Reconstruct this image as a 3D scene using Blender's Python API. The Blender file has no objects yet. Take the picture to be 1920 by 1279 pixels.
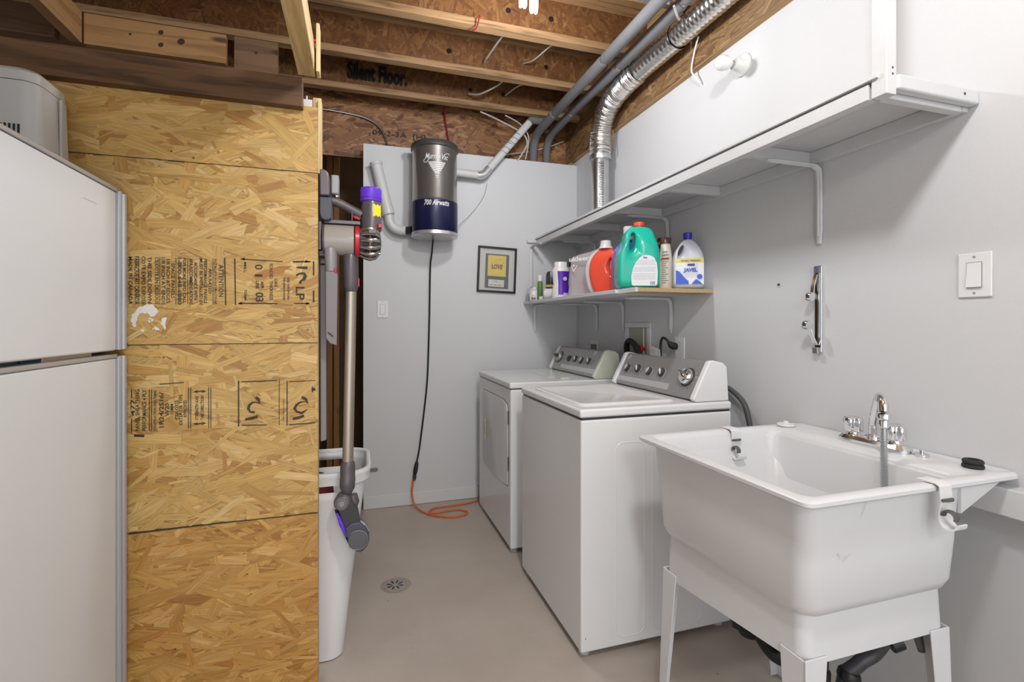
import bpy, bmesh, math, random
from mathutils import Vector, Matrix
PI = math.pi
sc = bpy.context.scene
COL = sc.collection

# ------------------------------------------------------------------ camera
cam_d = bpy.data.cameras.new('camera')
cam = bpy.data.objects.new('camera', cam_d)
COL.objects.link(cam)
cam.location = (0, 0, 1.22)
cam.rotation_euler = (PI / 2, 0, -math.radians(17.4))
cam_d.sensor_width = 36.0
cam_d.lens = 916.0 / 1920.0 * 36.0
cam_d.shift_y = -32.5 / 1920.0
cam_d.clip_start = 0.02
sc.camera = cam

# ------------------------------------------------------------------ light
sc.view_settings.view_transform = 'Standard'
sc.view_settings.look = 'None'
sc.view_settings.exposure = 0.25
sc.view_settings.gamma = 1.0
sc.view_settings.use_curve_mapping = False
w = bpy.data.worlds.new('world')
sc.world = w
w.use_nodes = True
w.node_tree.nodes['Background'].inputs[0].default_value = (0.985, 0.99, 1.0, 1)
w.node_tree.nodes['Background'].inputs[1].default_value = 1.65


def lamp(name, loc, watts, radius, color=(1, 0.97, 0.93)):
    d = bpy.data.lights.new(name, 'POINT')
    d.energy = watts
    d.shadow_soft_size = radius
    d.color = color
    o = bpy.data.objects.new(name, d)
    o.location = loc
    COL.objects.link(o)
    return o


lamp('lamp_or_fill_light', (0.46, 0.38, 2.50), 48, 0.085, (0.965, 0.982, 1.0))
lamp('lamp_or_fill_light', (0.66, 1.93, 2.46), 25, 0.06, (0.965, 0.982, 1.0))
lamp('lamp_or_fill_light', (0.1, -1.5, 2.40), 34, 0.15, (0.965, 0.982, 1.0))  # added fill light behind the camera, not a lamp of the room

# ------------------------------------------------------------------ helpers
OFF = {}


def vsub(a, b): return Vector(a) - Vector(b)


class MB:
    def __init__(s):
        s.bm = bmesh.new()

    def face(s, pts):
        try:
            return s.bm.faces.new([s.bm.verts.new(p) for p in pts])
        except ValueError:
            pass

    def box(s, x0, x1, y0, y1, z0, z1, M=None):
        c = [(x, y, z) for x in (x0, x1) for y in (y0, y1) for z in (z0, z1)]
        if M is not None: c = [M @ Vector(p) for p in c]
        v = [s.bm.verts.new(p) for p in c]
        for f in ((0, 1, 3, 2), (4, 6, 7, 5), (0, 4, 5, 1), (2, 3, 7, 6), (0, 2, 6, 4), (1, 5, 7, 3)):
            s.bm.faces.new([v[i] for i in f])
        return s

    def loft(s, rings, cap0=True, cap1=True, closed=True, skip=None):
        R = [[s.bm.verts.new(p) for p in r] for r in rings]
        n = len(R[0])
        for i in range(len(R) - 1):
            for j in range(n if closed else n - 1):
                if skip and skip(i, j): continue
                k = (j + 1) % n
                s.bm.faces.new((R[i][j], R[i][k], R[i + 1][k], R[i + 1][j]))
        if cap0: s.bm.faces.new(list(reversed(R[0])))
        if cap1: s.bm.faces.new(R[-1])
        return s

    def ring(s, c, a, b, r, n=24, sx=1, sy=1, rect=0):
        out = []
        for i in range(n):
            t = 2 * PI * i / n
            out.append(Vector(c) + a * (r * sx * math.cos(t)) + b * (r * sy * math.sin(t)))
        return out

    def cyl(s, p0, p1, r0, r1=None, n=24, caps=True):
        r1 = r0 if r1 is None else r1
        p0, p1 = Vector(p0), Vector(p1)
        d = (p1 - p0).normalized()
        a = d.orthogonal().normalized()
        b = d.cross(a)
        return s.loft([s.ring(p0, a, b, r0, n), s.ring(p1, a, b, r1, n)], caps, caps)

    def tube(s, pts, r, n=12, caps=True, sx=1, sy=1, up=None):
        pts = [Vector(p) for p in pts]
        m = len(pts)
        rr = r if isinstance(r, (list, tuple)) else [r] * m
        prev = None
        rings = []
        for i in range(m):
            d = (pts[min(i + 1, m - 1)] - pts[max(i - 1, 0)]).normalized()
            if prev is None:
                a = Vector(up) if up else d.orthogonal()
            else:
                a = prev
            a = (a - d * a.dot(d)).normalized()
            prev = a
            b = d.cross(a)
            rings.append(s.ring(pts[i], a, b, rr[i], n, sx, sy))
        return s.loft(rings, caps, caps)

    def lathe(s, prof, c, axis=(0, 0, 1), n=32, sx=1, sy=1, rot=0):
        """prof: list of (r, h)"""
        d = Vector(axis).normalized()
        if abs(d.z) > 0.99:
            a = Vector((math.cos(rot), math.sin(rot), 0)); b = d.cross(a)
        else:
            a = d.orthogonal().normalized(); b = d.cross(a)
        return s.loft([s.ring(Vector(c) + d * h, a, b, max(r, 1e-4), n, sx, sy) for r, h in prof], True, True)

    def sphere(s, c, rx, ry=None, rz=None, n=20):
        ry = ry or rx; rz = rz or rx
        rings = []
        for i in range(1, n // 2):
            t = PI * i / (n // 2)
            rings.append([Vector(c) + Vector((rx * math.sin(t) * math.cos(2 * PI * j / n), ry * math.sin(t) * math.sin(2 * PI * j / n), -rz * math.cos(t))) for j in range(n)])
        return s.loft(rings)

    def prism(s, poly, f, d0, d1):
        """poly of 2D points, f(a,b,d)->3D"""
        n = len(poly)
        A = [s.bm.verts.new(f(a, b, d0)) for a, b in poly]
        B = [s.bm.verts.new(f(a, b, d1)) for a, b in poly]
        s.bm.faces.new(list(reversed(A)))
        s.bm.faces.new(B)
        for i in range(n):
            k = (i + 1) % n
            s.bm.faces.new((A[i], A[k], B[k], B[i]))
        return s

    def flat(s, poly, f):
        s.face([f(a, b) for a, b in poly])
        return s

    def line(s, a0, b0, a1, b1, wd, f):
        d = Vector((a1 - a0, b1 - b0)).normalized() * wd / 2
        n = Vector((-d.y, d.x))
        return s.flat([(a0 + n.x, b0 + n.y), (a1 + n.x, b1 + n.y), (a1 - n.x, b1 - n.y), (a0 - n.x, b0 - n.y)], f)

    def stroke(s, pts, wd, f):
        P = [Vector(p) for p in pts]
        m = len(P)
        ww = wd if isinstance(wd, list) else [wd] * m
        L, Rr = [], []
        for i in range(m):
            d = (P[min(i + 1, m - 1)] - P[max(i - 1, 0)]).normalized()
            n = Vector((-d.y, d.x)) * ww[i] / 2
            L.append(P[i] + n); Rr.append(P[i] - n)
        for i in range(m - 1):
            s.flat([tuple(L[i]), tuple(L[i + 1]), tuple(Rr[i + 1]), tuple(Rr[i])], f)
        return s

    def text(s, body, f, size=1.0, width=None, shear=0.0, bold=0.0):
        """flat lettering: text plane coords (a right, b up) mapped by f; centred"""
        c = bpy.data.curves.new('lettering', 'FONT')
        c.body = body; c.size = size; c.shear = shear; c.offset = bold * size
        c.resolution_u = 2
        o = bpy.data.objects.new('lettering', c)
        COL.objects.link(o)
        bpy.context.view_layer.update()
        me = bpy.data.meshes.new_from_object(o)
        bpy.data.objects.remove(o); bpy.data.curves.remove(c)
        if not me.vertices: return s
        xs = [v.co.x for v in me.vertices]; ys = [v.co.y for v in me.vertices]
        x0, x1 = min(xs), max(xs)
        k = (width / (x1 - x0)) if width else 1.0
        cx = (x0 + x1) / 2; cy = (min(ys) + max(ys)) / 2
        vs = [s.bm.verts.new(f((v.co.x - cx) * k, v.co.y - cy)) for v in me.vertices]
        for p in me.polygons:
            try: s.bm.faces.new([vs[i] for i in p.vertices])
            except ValueError: pass
        bpy.data.meshes.remove(me)
        return s

    def xf(s, M):
        for v in s.bm.verts: v.co = M @ v.co
        return s

    def build(s, name, mat, parent=None, bevel=0, seg=2, ang=35, origin=None, weld=False, norm=True, sub=0):
        if weld: bmesh.ops.remove_doubles(s.bm, verts=s.bm.verts, dist=1e-5)
        if norm: bmesh.ops.recalc_face_normals(s.bm, faces=s.bm.faces)
        if parent is not None:
            off = OFF[parent]
        else:
            off = Vector(origin) if origin is not None else Vector((0, 0, 0))
        for v in s.bm.verts: v.co -= off
        me = bpy.data.meshes.new(name)
        s.bm.to_mesh(me); s.bm.free()
        for p in me.polygons: p.use_smooth = True
        me.set_sharp_from_angle(angle=math.radians(ang))
        me.materials.append(mat)
        o = bpy.data.objects.new(name, me)
        COL.objects.link(o)
        if parent is not None:
            o.parent = parent
        else:
            o.location = off
        OFF[o] = off
        if bevel:
            m = o.modifiers.new('bevel', 'BEVEL')
            m.width = bevel; m.segments = seg; m.limit_method = 'ANGLE'; m.angle_limit = math.radians(40)
            m.harden_normals = True
        if sub:
            m = o.modifiers.new('subdivision', 'SUBSURF'); m.levels = sub; m.render_levels = sub
        return o


def tag(o, label, cat, group=None):
    o['label'] = label; o['category'] = cat
    if group: o['group'] = group
    return o


def thing(name, label, cat, loc=(0, 0, 0), group=None):
    o = bpy.data.objects.new(name, None)
    o.empty_display_size = 0.05
    o.location = loc
    COL.objects.link(o)
    OFF[o] = Vector(loc)
    return tag(o, label, cat, group)


def struct(o):
    o['kind'] = 'structure'
    return o


def copy_tree(o, loc, rotz=None, label=None, parent=None):
    c = o.copy(); COL.objects.link(c)
    if parent is None:
        c.location = loc
        if rotz is not None: c.rotation_euler = (0, 0, rotz)
        if label: c['label'] = label
    else:
        c.parent = parent
    for ch in list(o.children): copy_tree(ch, None, parent=c)
    return c


def rrect(cx, cy, hx, hy, r, z, n=6):
    out = []
    for q, (sx, sy) in enumerate(((1, 1), (-1, 1), (-1, -1), (1, -1))):
        for i in range(n + 1):
            t = PI / 2 * q + PI / 2 * i / n
            zz = z(cx + sx * (hx - r) + r * math.cos(t), cy + sy * (hy - r) + r * math.sin(t)) if callable(z) else z
            out.append(Vector((cx + sx * (hx - r) + r * math.cos(t), cy + sy * (hy - r) + r * math.sin(t), zz)))
    return out


def smooth_path(pts, k=6):
    P = [Vector(p) for p in pts]
    P = [P[0] * 2 - P[1]] + P + [P[-1] * 2 - P[-2]]
    out = []
    for i in range(1, len(P) - 2):
        for j in range(k):
            t = j / k
            a, b, c, d = P[i - 1], P[i], P[i + 1], P[i + 2]
            out.append(0.5 * ((2 * b) + (c - a) * t + (2 * a - 5 * b + 4 * c - d) * t * t + (3 * b - a - 3 * c + d) * t ** 3))
    out.append(P[-2])
    return out


def circ2(r, n=24, cx=0, cy=0, sx=1, sy=1):
    return [(cx + r * sx * math.cos(2 * PI * i / n), cy + r * sy * math.sin(2 * PI * i / n)) for i in range(n)]


# ------------------------------------------------------------------ materials
def mat_new(name):
    m = bpy.data.materials.new(name)
    m.use_nodes = True
    nt = m.node_tree
    return m, nt, nt.nodes['Principled BSDF']


def P(name, col, rough=0.5, metal=0.0, var=0.04, vscale=8.0, bump=0.0, bscale=60.0, spec=0.5, trans=0.0, ior=1.45, coat=0.0, emit=None, es=0, stretch=(1, 1, 1), alpha=1.0):
    m, nt, b = mat_new(name)
    N, L = nt.nodes, nt.links
    tc = N.new('ShaderNodeTexCoord')
    mp = N.new('ShaderNodeMapping'); mp.inputs['Scale'].default_value = stretch
    L.new(tc.outputs['Object'], mp.inputs[0])
    nz = N.new('ShaderNodeTexNoise'); nz.inputs['Scale'].default_value = vscale; nz.inputs['Detail'].default_value = 5
    L.new(mp.outputs[0], nz.inputs['Vector'])
    mx = N.new('ShaderNodeMix'); mx.data_type = 'RGBA'
    mx.inputs[6].default_value = tuple(c * (1 - var) for c in col) + (1,)
    mx.inputs[7].default_value = tuple(min(1, c * (1 + var)) for c in col) + (1,)
    L.new(nz.outputs[0], mx.inputs[0])
    L.new(mx.outputs[2], b.inputs['Base Color'])
    b.inputs['Roughness'].default_value = rough
    b.inputs['Metallic'].default_value = metal
    b.inputs['Specular IOR Level'].default_value = spec
    b.inputs['Transmission Weight'].default_value = trans
    b.inputs['IOR'].default_value = ior
    b.inputs['Coat Weight'].default_value = coat
    b.inputs['Alpha'].default_value = alpha
    if emit:
        b.inputs['Emission Color'].default_value = emit + (1,)
        b.inputs['Emission Strength'].default_value = es
    if bump:
        n2 = N.new('ShaderNodeTexNoise'); n2.inputs['Scale'].default_value = bscale; n2.inputs['Detail'].default_value = 4
        L.new(mp.outputs[0], n2.inputs['Vector'])
        bp = N.new('ShaderNodeBump'); bp.inputs['Strength'].default_value = bump; bp.inputs['Distance'].default_value = 0.004
        L.new(n2.outputs[0], bp.inputs['Height']); L.new(bp.outputs[0], b.inputs['Normal'])
    return m


def wood(name, dark, light, axis='X', rough=0.65, knots=True, seed=0.0):
    m, nt, b = mat_new(name)
    N, L = nt.nodes, nt.links
    tc = N.new('ShaderNodeTexCoord')
    mp = N.new('ShaderNodeMapping')
    s = {'X': (1, 14, 14), 'Y': (14, 1, 14), 'Z': (14, 14, 1)}[axis]
    mp.inputs['Scale'].default_value = s
    mp.inputs['Location'].default_value = (seed, seed * 1.7, seed * 0.6)
    L.new(tc.outputs['Object'], mp.inputs[0])
    n1 = N.new('ShaderNodeTexNoise'); n1.inputs['Scale'].default_value = 1.6; n1.inputs['Detail'].default_value = 3; n1.inputs['Distortion'].default_value = 0.8
    L.new(mp.outputs[0], n1.inputs['Vector'])
    ml = N.new('ShaderNodeMath'); ml.operation = 'MULTIPLY'; ml.inputs[1].default_value = 9.0
    L.new(n1.outputs[0], ml.inputs[0])
    fr = N.new('ShaderNodeMath'); fr.operation = 'PINGPONG'; fr.inputs[1].default_value = 1.65
    L.new(ml.outputs[0], fr.inputs[0])
    n2 = N.new('ShaderNodeTexNoise'); n2.inputs['Scale'].default_value = 14; n2.inputs['Detail'].default_value = 6
    L.new(mp.outputs[0], n2.inputs['Vector'])
    ad = N.new('ShaderNodeMath'); ad.operation = 'MULTIPLY_ADD'; ad.inputs[1].default_value = 0.5
    L.new(fr.outputs[0], ad.inputs[0])
    m2 = N.new('ShaderNodeMath'); m2.operation = 'MULTIPLY'; m2.inputs[1].default_value = 0.55
    L.new(n2.outputs[0], m2.inputs[0]); L.new(m2.outputs[0], ad.inputs[2])
    rp = N.new('ShaderNodeValToRGB')
    rp.color_ramp.elements[0].position = 0.15; rp.color_ramp.elements[0].color = dark + (1,)
    rp.color_ramp.elements[1].position = 0.85; rp.color_ramp.elements[1].color = light + (1,)
    L.new(ad.outputs[0], rp.inputs[0])
    out = rp.outputs[0]
    if knots:
        vm = N.new('ShaderNodeMapping'); sv = {'X': (2.2, 7, 7), 'Y': (7, 2.2, 7), 'Z': (7, 7, 2.2)}[axis]
        vm.inputs['Scale'].default_value = sv; vm.inputs['Location'].default_value = (seed * 2, seed, seed)
        L.new(tc.outputs['Object'], vm.inputs[0])
        vo = N.new('ShaderNodeTexVoronoi'); vo.inputs['Scale'].default_value = 1.0
        L.new(vm.outputs[0], vo.inputs['Vector'])
        kr = N.new('ShaderNodeMapRange'); kr.inputs[1].default_value = 0.06; kr.inputs[2].default_value = 0.13
        kr.inputs[3].default_value = 0.9; kr.inputs[4].default_value = 0.0
        L.new(vo.outputs['Distance'], kr.inputs[0])
        mx = N.new('ShaderNodeMix'); mx.data_type = 'RGBA'
        mx.inputs[7].default_value = tuple(c * 0.25 for c in dark) + (1,)
        L.new(kr.outputs[0], mx.inputs[0]); L.new(out, mx.inputs[6])
        out = mx.outputs[2]
    L.new(out, b.inputs['Base Color'])
    b.inputs['Roughness'].default_value = rough
    bp = N.new('ShaderNodeBump'); bp.inputs['Strength'].default_value = 0.35; bp.inputs['Distance'].default_value = 0.003
    L.new(n2.outputs[0], bp.inputs['Height']); L.new(bp.outputs[0], b.inputs['Normal'])
    return m


def osb_mat(name, rough=0.5):
    """colour of each wood strand comes with the strand, grain runs along it"""
    m, nt, b = mat_new(name)
    N, L = nt.nodes, nt.links
    ac = N.new('ShaderNodeAttribute'); ac.attribute_name = 'strand_colour'
    au = N.new('ShaderNodeAttribute'); au.attribute_name = 'strand_grain'
    mp = N.new('ShaderNodeMapping'); mp.inputs['Scale'].default_value = (14, 260, 1)
    L.new(au.outputs['Vector'], mp.inputs[0])
    n1 = N.new('ShaderNodeTexNoise'); n1.inputs['Scale'].default_value = 1; n1.inputs['Detail'].default_value = 4
    L.new(mp.outputs[0], n1.inputs['Vector'])
    mr = N.new('ShaderNodeMapRange'); mr.inputs[1].default_value = 0.3; mr.inputs[2].default_value = 0.7; mr.inputs[3].default_value = 0.76; mr.inputs[4].default_value = 1.16
    L.new(n1.outputs[0], mr.inputs[0])
    vm = N.new('ShaderNodeVectorMath'); vm.operation = 'SCALE'
    L.new(ac.outputs['Color'], vm.inputs[0]); L.new(mr.outputs[0], vm.inputs['Scale'])
    L.new(vm.outputs[0], b.inputs['Base Color'])
    b.inputs['Roughness'].default_value = rough
    bp = N.new('ShaderNodeBump'); bp.inputs['Strength'].default_value = 0.3; bp.inputs['Distance'].default_value = 0.001
    L.new(n1.outputs[0], bp.inputs['Height']); L.new(bp.outputs[0], b.inputs['Normal'])
    return m


def clip(poly, a0, a1, b0, b1):
    for ax, lim, sg in ((0, a0, 1), (0, a1, -1), (1, b0, 1), (1, b1, -1)):
        out = []
        n = len(poly)
        for i in range(n):
            p, q = poly[i], poly[(i + 1) % n]
            ip = (p[ax] - lim) * sg >= 0; iq = (q[ax] - lim) * sg >= 0
            if ip: out.append(p)
            if ip != iq:
                t = (lim - p[ax]) / (q[ax] - p[ax])
                out.append((p[0] + (q[0] - p[0]) * t, p[1] + (q[1] - p[1]) * t))
        poly = out
        if len(poly) < 3: return []
    return poly


def strands(name, rect, f, n, length, wid, pal, mat, parent, seed=1, spread=0.5, main=0.0, step=3e-6, base=True, ov=0.0):
    """oriented-strand surface: n thin strands lying over each other inside rect=(a0,a1,b0,b1)"""
    R = random.Random(seed)
    a0, a1, b0, b1 = rect
    V, F, C, G = [], [], [], []
    if base:
        V += [f(a0, b0, 0.00012), f(a1, b0, 0.00012), f(a1, b1, 0.00012), f(a0, b1, 0.00012)]
        F.append((0, 1, 2, 3)); C += [pal[0]] * 4; G += [(a0, b0, 0), (a1, b0, 0), (a1, b1, 0), (a0, b1, 0)]
    for i in range(n):
        ca = R.uniform(a0 - ov, a1 + ov); cb = R.uniform(b0 - ov, b1 + ov)
        t = main + (R.gauss(0, spread) if R.random() < 0.8 else R.uniform(-PI / 2, PI / 2))
        Lh = R.uniform(*length) * 0.5 * (R.random() ** 0.5 * 0.6 + 0.4)
        Wh = R.uniform(*wid) * 0.5
        if R.random() < 0.3: Wh *= 0.35
        k = R.random()
        sk = R.uniform(-0.8, 0.8) * Wh
        if k < 0.5:
            loc = [(-Lh, -Wh), (-Lh + sk, Wh * R.uniform(0.3, 1)), (Lh, Wh * R.uniform(0.5, 1)), (Lh - sk, -Wh)]
        elif k < 0.8:
            loc = [(-Lh, -Wh * 0.6), (-Lh * 0.8, Wh), (Lh * 0.7, Wh * R.uniform(0.5, 1)), (Lh, Wh * 0.1), (Lh * 0.6, -Wh)]
        else:
            loc = [(-Lh, 0), (-Lh * 0.3, Wh), (Lh, Wh * 0.3), (Lh * 0.4, -Wh)]
        ct, st = math.cos(t), math.sin(t)
        poly = [(ca + x * ct - y * st, cb + x * st + y * ct) for x, y in loc]
        poly = clip(poly, a0, a1, b0, b1)
        if len(poly) < 3: continue
        c = list(pal[min(len(pal) - 1, int(R.random() ** 1.0 * len(pal)))])
        j = R.uniform(0.92, 1.08)
        c = [x * j for x in c]
        s0 = len(V); d = (i + 1) * step + 0.0003
        ox, oy = R.uniform(0, 9), R.uniform(0, 9)
        for a, b in poly:
            V.append(f(a, b, d)); C.append(tuple(c))
            da, db = a - ca, b - cb
            G.append((da * ct + db * st + ox, -da * st + db * ct + oy, ox))
        F.append(tuple(range(s0, s0 + len(poly))))
    off = OFF[parent]
    me = bpy.data.meshes.new(name)
    me.from_pydata([tuple(Vector(v) - off) for v in V], [], F)
    at = me.attributes.new('strand_colour', 'FLOAT_COLOR', 'POINT')
    at.data.foreach_set('color', [x for c in C for x in (c[0], c[1], c[2], 1.0)])
    ag = me.attributes.new('strand_grain', 'FLOAT_VECTOR', 'POINT')
    ag.data.foreach_set('vector', [x for g in G for x in g])
    me.materials.append(mat)
    o = bpy.data.objects.new(name, me)
    COL.objects.link(o); o.parent = parent
    OFF[o] = off
    return o


WALL = P('wall_paint', (0.60, 0.605, 0.62), 0.62, var=0.02, vscale=3, bump=0.12, bscale=180)
TRIM = P('trim_paint', (0.64, 0.645, 0.65), 0.42, var=0.03, vscale=10, bump=0.06, bscale=90)
SHELFP = P('shelf_paint', (0.60, 0.605, 0.615), 0.45, var=0.05, vscale=14, bump=0.1, bscale=120)
ENAMEL = P('white_enamel', (0.74, 0.745, 0.755), 0.16, var=0.01, vscale=2, spec=0.5)
ENAMEL_F = P('fridge_enamel', (0.67, 0.69, 0.715), 0.4, var=0.01, bump=0.05, bscale=260)
TUBP = P('tub_plastic', (0.67, 0.68, 0.70), 0.32, var=0.04, vscale=6, bump=0.03, bscale=200)
WPLAST = P('white_plastic', (0.72, 0.725, 0.73), 0.35, var=0.02)
GPLAST = P('grey_white_plastic', (0.50, 0.51, 0.51), 0.4, var=0.02)
CREAMP = P('aged_cream_plastic', (0.60, 0.62, 0.53), 0.35, var=0.02)
CHROME = P('chrome', (0.80, 0.80, 0.82), 0.10, 1.0, var=0.1, vscale=40)
STEEL = P('brushed_steel', (0.50, 0.50, 0.52), 0.36, 1.0, var=0.06, vscale=60, stretch=(1, 1, 20))
PANELG = P('console_silver', (0.33, 0.325, 0.33), 0.38, 0.35, var=0.03)
PANELL = P('console_light', (0.52, 0.52, 0.52), 0.3, 0.3, var=0.03)
DARKG = P('dark_grey_plastic', (0.045, 0.043, 0.05), 0.35)
BLACK = P('black_plastic', (0.012, 0.012, 0.013), 0.4)
RUBBER = P('black_rubber', (0.02, 0.02, 0.02), 0.7)
FOIL = P('foil_duct', (0.78, 0.76, 0.74), 0.2, 1.0, var=0.15, vscale=30, bump=0.35, bscale=50)
GALV = P('galvanised_steel', (0.62, 0.63, 0.64), 0.3, 1.0, var=0.15, vscale=25)
FOAMG = P('pipe_insulation', (0.15, 0.148, 0.155), 0.75, var=0.1, vscale=30, bump=0.2, bscale=120)
PVC = P('white_pvc', (0.60, 0.60, 0.60), 0.35, var=0.04)
CABLE = P('white_cable', (0.50, 0.48, 0.45), 0.5)
INK = P('black_ink', (0.045, 0.032, 0.02), 0.6, var=0.5, vscale=300)
WOOD_DARK = wood('old_timber', (0.040, 0.019, 0.008), (0.125, 0.062, 0.026), 'X', seed=1.3)
WOOD_LITE = wood('pale_spruce', (0.22, 0.11, 0.038), (0.36, 0.195, 0.078), 'X', seed=2.2)
WOOD_LITEY = wood('pale_spruce_lengthwise', (0.24, 0.12, 0.042), (0.38, 0.21, 0.085), 'Y', seed=4.2)
WOOD_MID = wood('brown_spruce', (0.10, 0.052, 0.024), (0.17, 0.09, 0.045), 'X', seed=7.2)
WOOD_STUDY = wood('pine_lengthwise', (0.42, 0.28, 0.11), (0.66, 0.49, 0.24), 'Y', seed=3.1)
WOOD_STUDZ = wood('pine_upright', (0.45, 0.31, 0.12), (0.70, 0.53, 0.28), 'Z', seed=5.1)
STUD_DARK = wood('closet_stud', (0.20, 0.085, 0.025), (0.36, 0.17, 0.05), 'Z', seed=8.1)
FLANGE = wood('laminated_flange', (0.13, 0.068, 0.030), (0.34, 0.20, 0.095), 'X', knots=False, seed=6.4)
FLANGEY = wood('laminated_plate', (0.22, 0.12, 0.045), (0.46, 0.28, 0.12), 'Y', knots=False, seed=9.4)
OSB = osb_mat('strand_board', 0.48)
PAL_Y = [(0.49, 0.305, 0.092), (0.515, 0.325, 0.10), (0.47, 0.28, 0.078), (0.545, 0.355, 0.125), (0.43, 0.242, 0.062), (0.51, 0.32, 0.10), (0.50, 0.31, 0.095), (0.59, 0.40, 0.16), (0.37, 0.19, 0.048), (0.49, 0.30, 0.088), (0.53, 0.34, 0.112), (0.48, 0.29, 0.083)]
PAL_R = [(0.17, 0.075, 0.03), (0.20, 0.092, 0.036), (0.155, 0.068, 0.028), (0.22, 0.105, 0.042), (0.135, 0.055, 0.024), (0.19, 0.085, 0.033), (0.25, 0.125, 0.05)]
PAL_Y = [(a * 1.06, b * 1.07, c * 1.08) for a, b, c in PAL_Y]
PAL_B = [(0.23, 0.10, 0.038), (0.28, 0.13, 0.05), (0.21, 0.09, 0.035), (0.12, 0.045, 0.02), (0.38, 0.20, 0.09), (0.24, 0.105, 0.045), (0.30, 0.15, 0.06)]
PAL_R = [(a * 1.02, b * 0.98, c * 0.9) for a, b, c in PAL_R]
PAL_D = [(0.10, 0.05, 0.02), (0.13, 0.07, 0.03), (0.08, 0.036, 0.016)]

# ------------------------------------------------------------------ setting
XR, YB = 1.56, 3.35


def floor_mat():
    m, nt, b = mat_new('painted_concrete')
    N, L = nt.nodes, nt.links
    tc = N.new('ShaderNodeTexCoord')
    n1 = N.new('ShaderNodeTexNoise'); n1.inputs['Scale'].default_value = 2.2; n1.inputs['Detail'].default_value = 8; n1.inputs['Roughness'].default_value = 0.6
    n2 = N.new('ShaderNodeTexNoise'); n2.inputs['Scale'].default_value = 35; n2.inputs['Detail'].default_value = 6
    L.new(tc.outputs['Object'], n1.inputs['Vector']); L.new(tc.outputs['Object'], n2.inputs['Vector'])
    rp = N.new('ShaderNodeValToRGB')
    rp.color_ramp.elements[0].position = 0.3; rp.color_ramp.elements[0].color = (0.40, 0.345, 0.30, 1)
    rp.color_ramp.elements[1].position = 0.7; rp.color_ramp.elements[1].color = (0.485, 0.425, 0.375, 1)
    L.new(n1.outputs[0], rp.inputs[0])
    # small dark specks and pale scuffs
    vo = N.new('ShaderNodeTexVoronoi'); vo.inputs['Scale'].default_value = 7
    L.new(tc.outputs['Object'], vo.inputs['Vector'])
    mr = N.new('ShaderNodeMapRange'); mr.inputs[1].default_value = 0.02; mr.inputs[2].default_value = 0.035; mr.inputs[3].default_value = 0.7; mr.inputs[4].default_value = 0
    L.new(vo.outputs['Distance'], mr.inputs[0])
    mx = N.new('ShaderNodeMix'); mx.data_type = 'RGBA'; mx.inputs[7].default_value = (0.13, 0.10, 0.08, 1)
    L.new(mr.outputs[0], mx.inputs[0]); L.new(rp.outputs[0], mx.inputs[6])
    m2 = N.new('ShaderNodeMapRange'); m2.inputs[1].default_value = 0.66; m2.inputs[2].default_value = 0.78; m2.inputs[3].default_value = 0; m2.inputs[4].default_value = 0.35
    L.new(n2.outputs[0], m2.inputs[0])
    mx2 = N.new('ShaderNodeMix'); mx2.data_type = 'RGBA'; mx2.inputs[7].default_value = (0.24, 0.19, 0.16, 1)
    L.new(m2.outputs[0], mx2.inputs[0]); L.new(mx.outputs[2], mx2.inputs[6])
    L.new(mx2.outputs[2], b.inputs['Base Color'])
    r = N.new('ShaderNodeMapRange'); r.inputs[3].default_value = 0.26; r.inputs[4].default_value = 0.48
    L.new(n1.outputs[0], r.inputs[0]); L.new(r.outputs[0], b.inputs['Roughness'])
    bp = N.new('ShaderNodeBump'); bp.inputs['Strength'].default_value = 0.06; bp.inputs['Distance'].default_value = 0.003
    L.new(n2.outputs[0], bp.inputs['Height']); L.new(bp.outputs[0], b.inputs['Normal'])
    return m


def lower_wall_mat():
    m = P('concrete_paint', (0.55, 0.555, 0.565), 0.55, var=0.04, vscale=5, bump=0.35, bscale=14, stretch=(1, 1, 0.35))
    return m


struct(MB().box(-2.3, 1.75, -2.2, 4.5, -0.1, 0).build('floor', floor_mat()))
struct(MB().box(-2.3, 1.75, -1.6, 4.5, 2.945, 2.97).build('ceiling', P('subfloor_boards', (0.30, 0.19, 0.09), 0.7, var=0.3, vscale=12)))
struct(MB().box(XR, 1.75, -2.2, 3.42, 0.74, 2.44).build('wall_right', WALL))
struct(MB().box(XR + 0.012, 1.75, -2.2, 3.42, 0, 0.74).build('wall_right.001', lower_wall_mat()))
struct(MB().box(0.027, XR, YB, YB + 0.04, 0, 2.405).build('wall_back', WALL, bevel=0.002))
struct(MB().box(-2.3, -2.2, -2.2, 4.5, 0, 2.95).build('wall_left', WALL))
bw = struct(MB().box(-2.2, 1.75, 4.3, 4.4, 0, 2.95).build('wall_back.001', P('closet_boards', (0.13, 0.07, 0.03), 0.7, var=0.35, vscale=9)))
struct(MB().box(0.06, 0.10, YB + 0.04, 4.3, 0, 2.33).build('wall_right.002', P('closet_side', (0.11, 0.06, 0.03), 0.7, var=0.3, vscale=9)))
# skirting on the back wall
o = MB().box(0.027, 0.80, YB - 0.013, YB - 0.0005, 0.001, 0.085).build('baseboard_back', TRIM, bevel=0.004)
struct(o)
# ledge along the right wall behind the tub
o = MB().box(XR - 0.045, XR + 0.011, -1.8, 0.785 + 0.62, 0.745, 0.815).build('trim_1', TRIM, bevel=0.004)
struct(o)

# upright studs in the dark space behind the strand board wall
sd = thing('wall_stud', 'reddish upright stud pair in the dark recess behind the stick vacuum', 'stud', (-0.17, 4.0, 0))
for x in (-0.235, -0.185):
    MB().box(x, x + 0.042, 3.98, 4.07, 0.001, 2.68).build('stud', STUD_DARK, sd, bevel=0.002)

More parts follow.
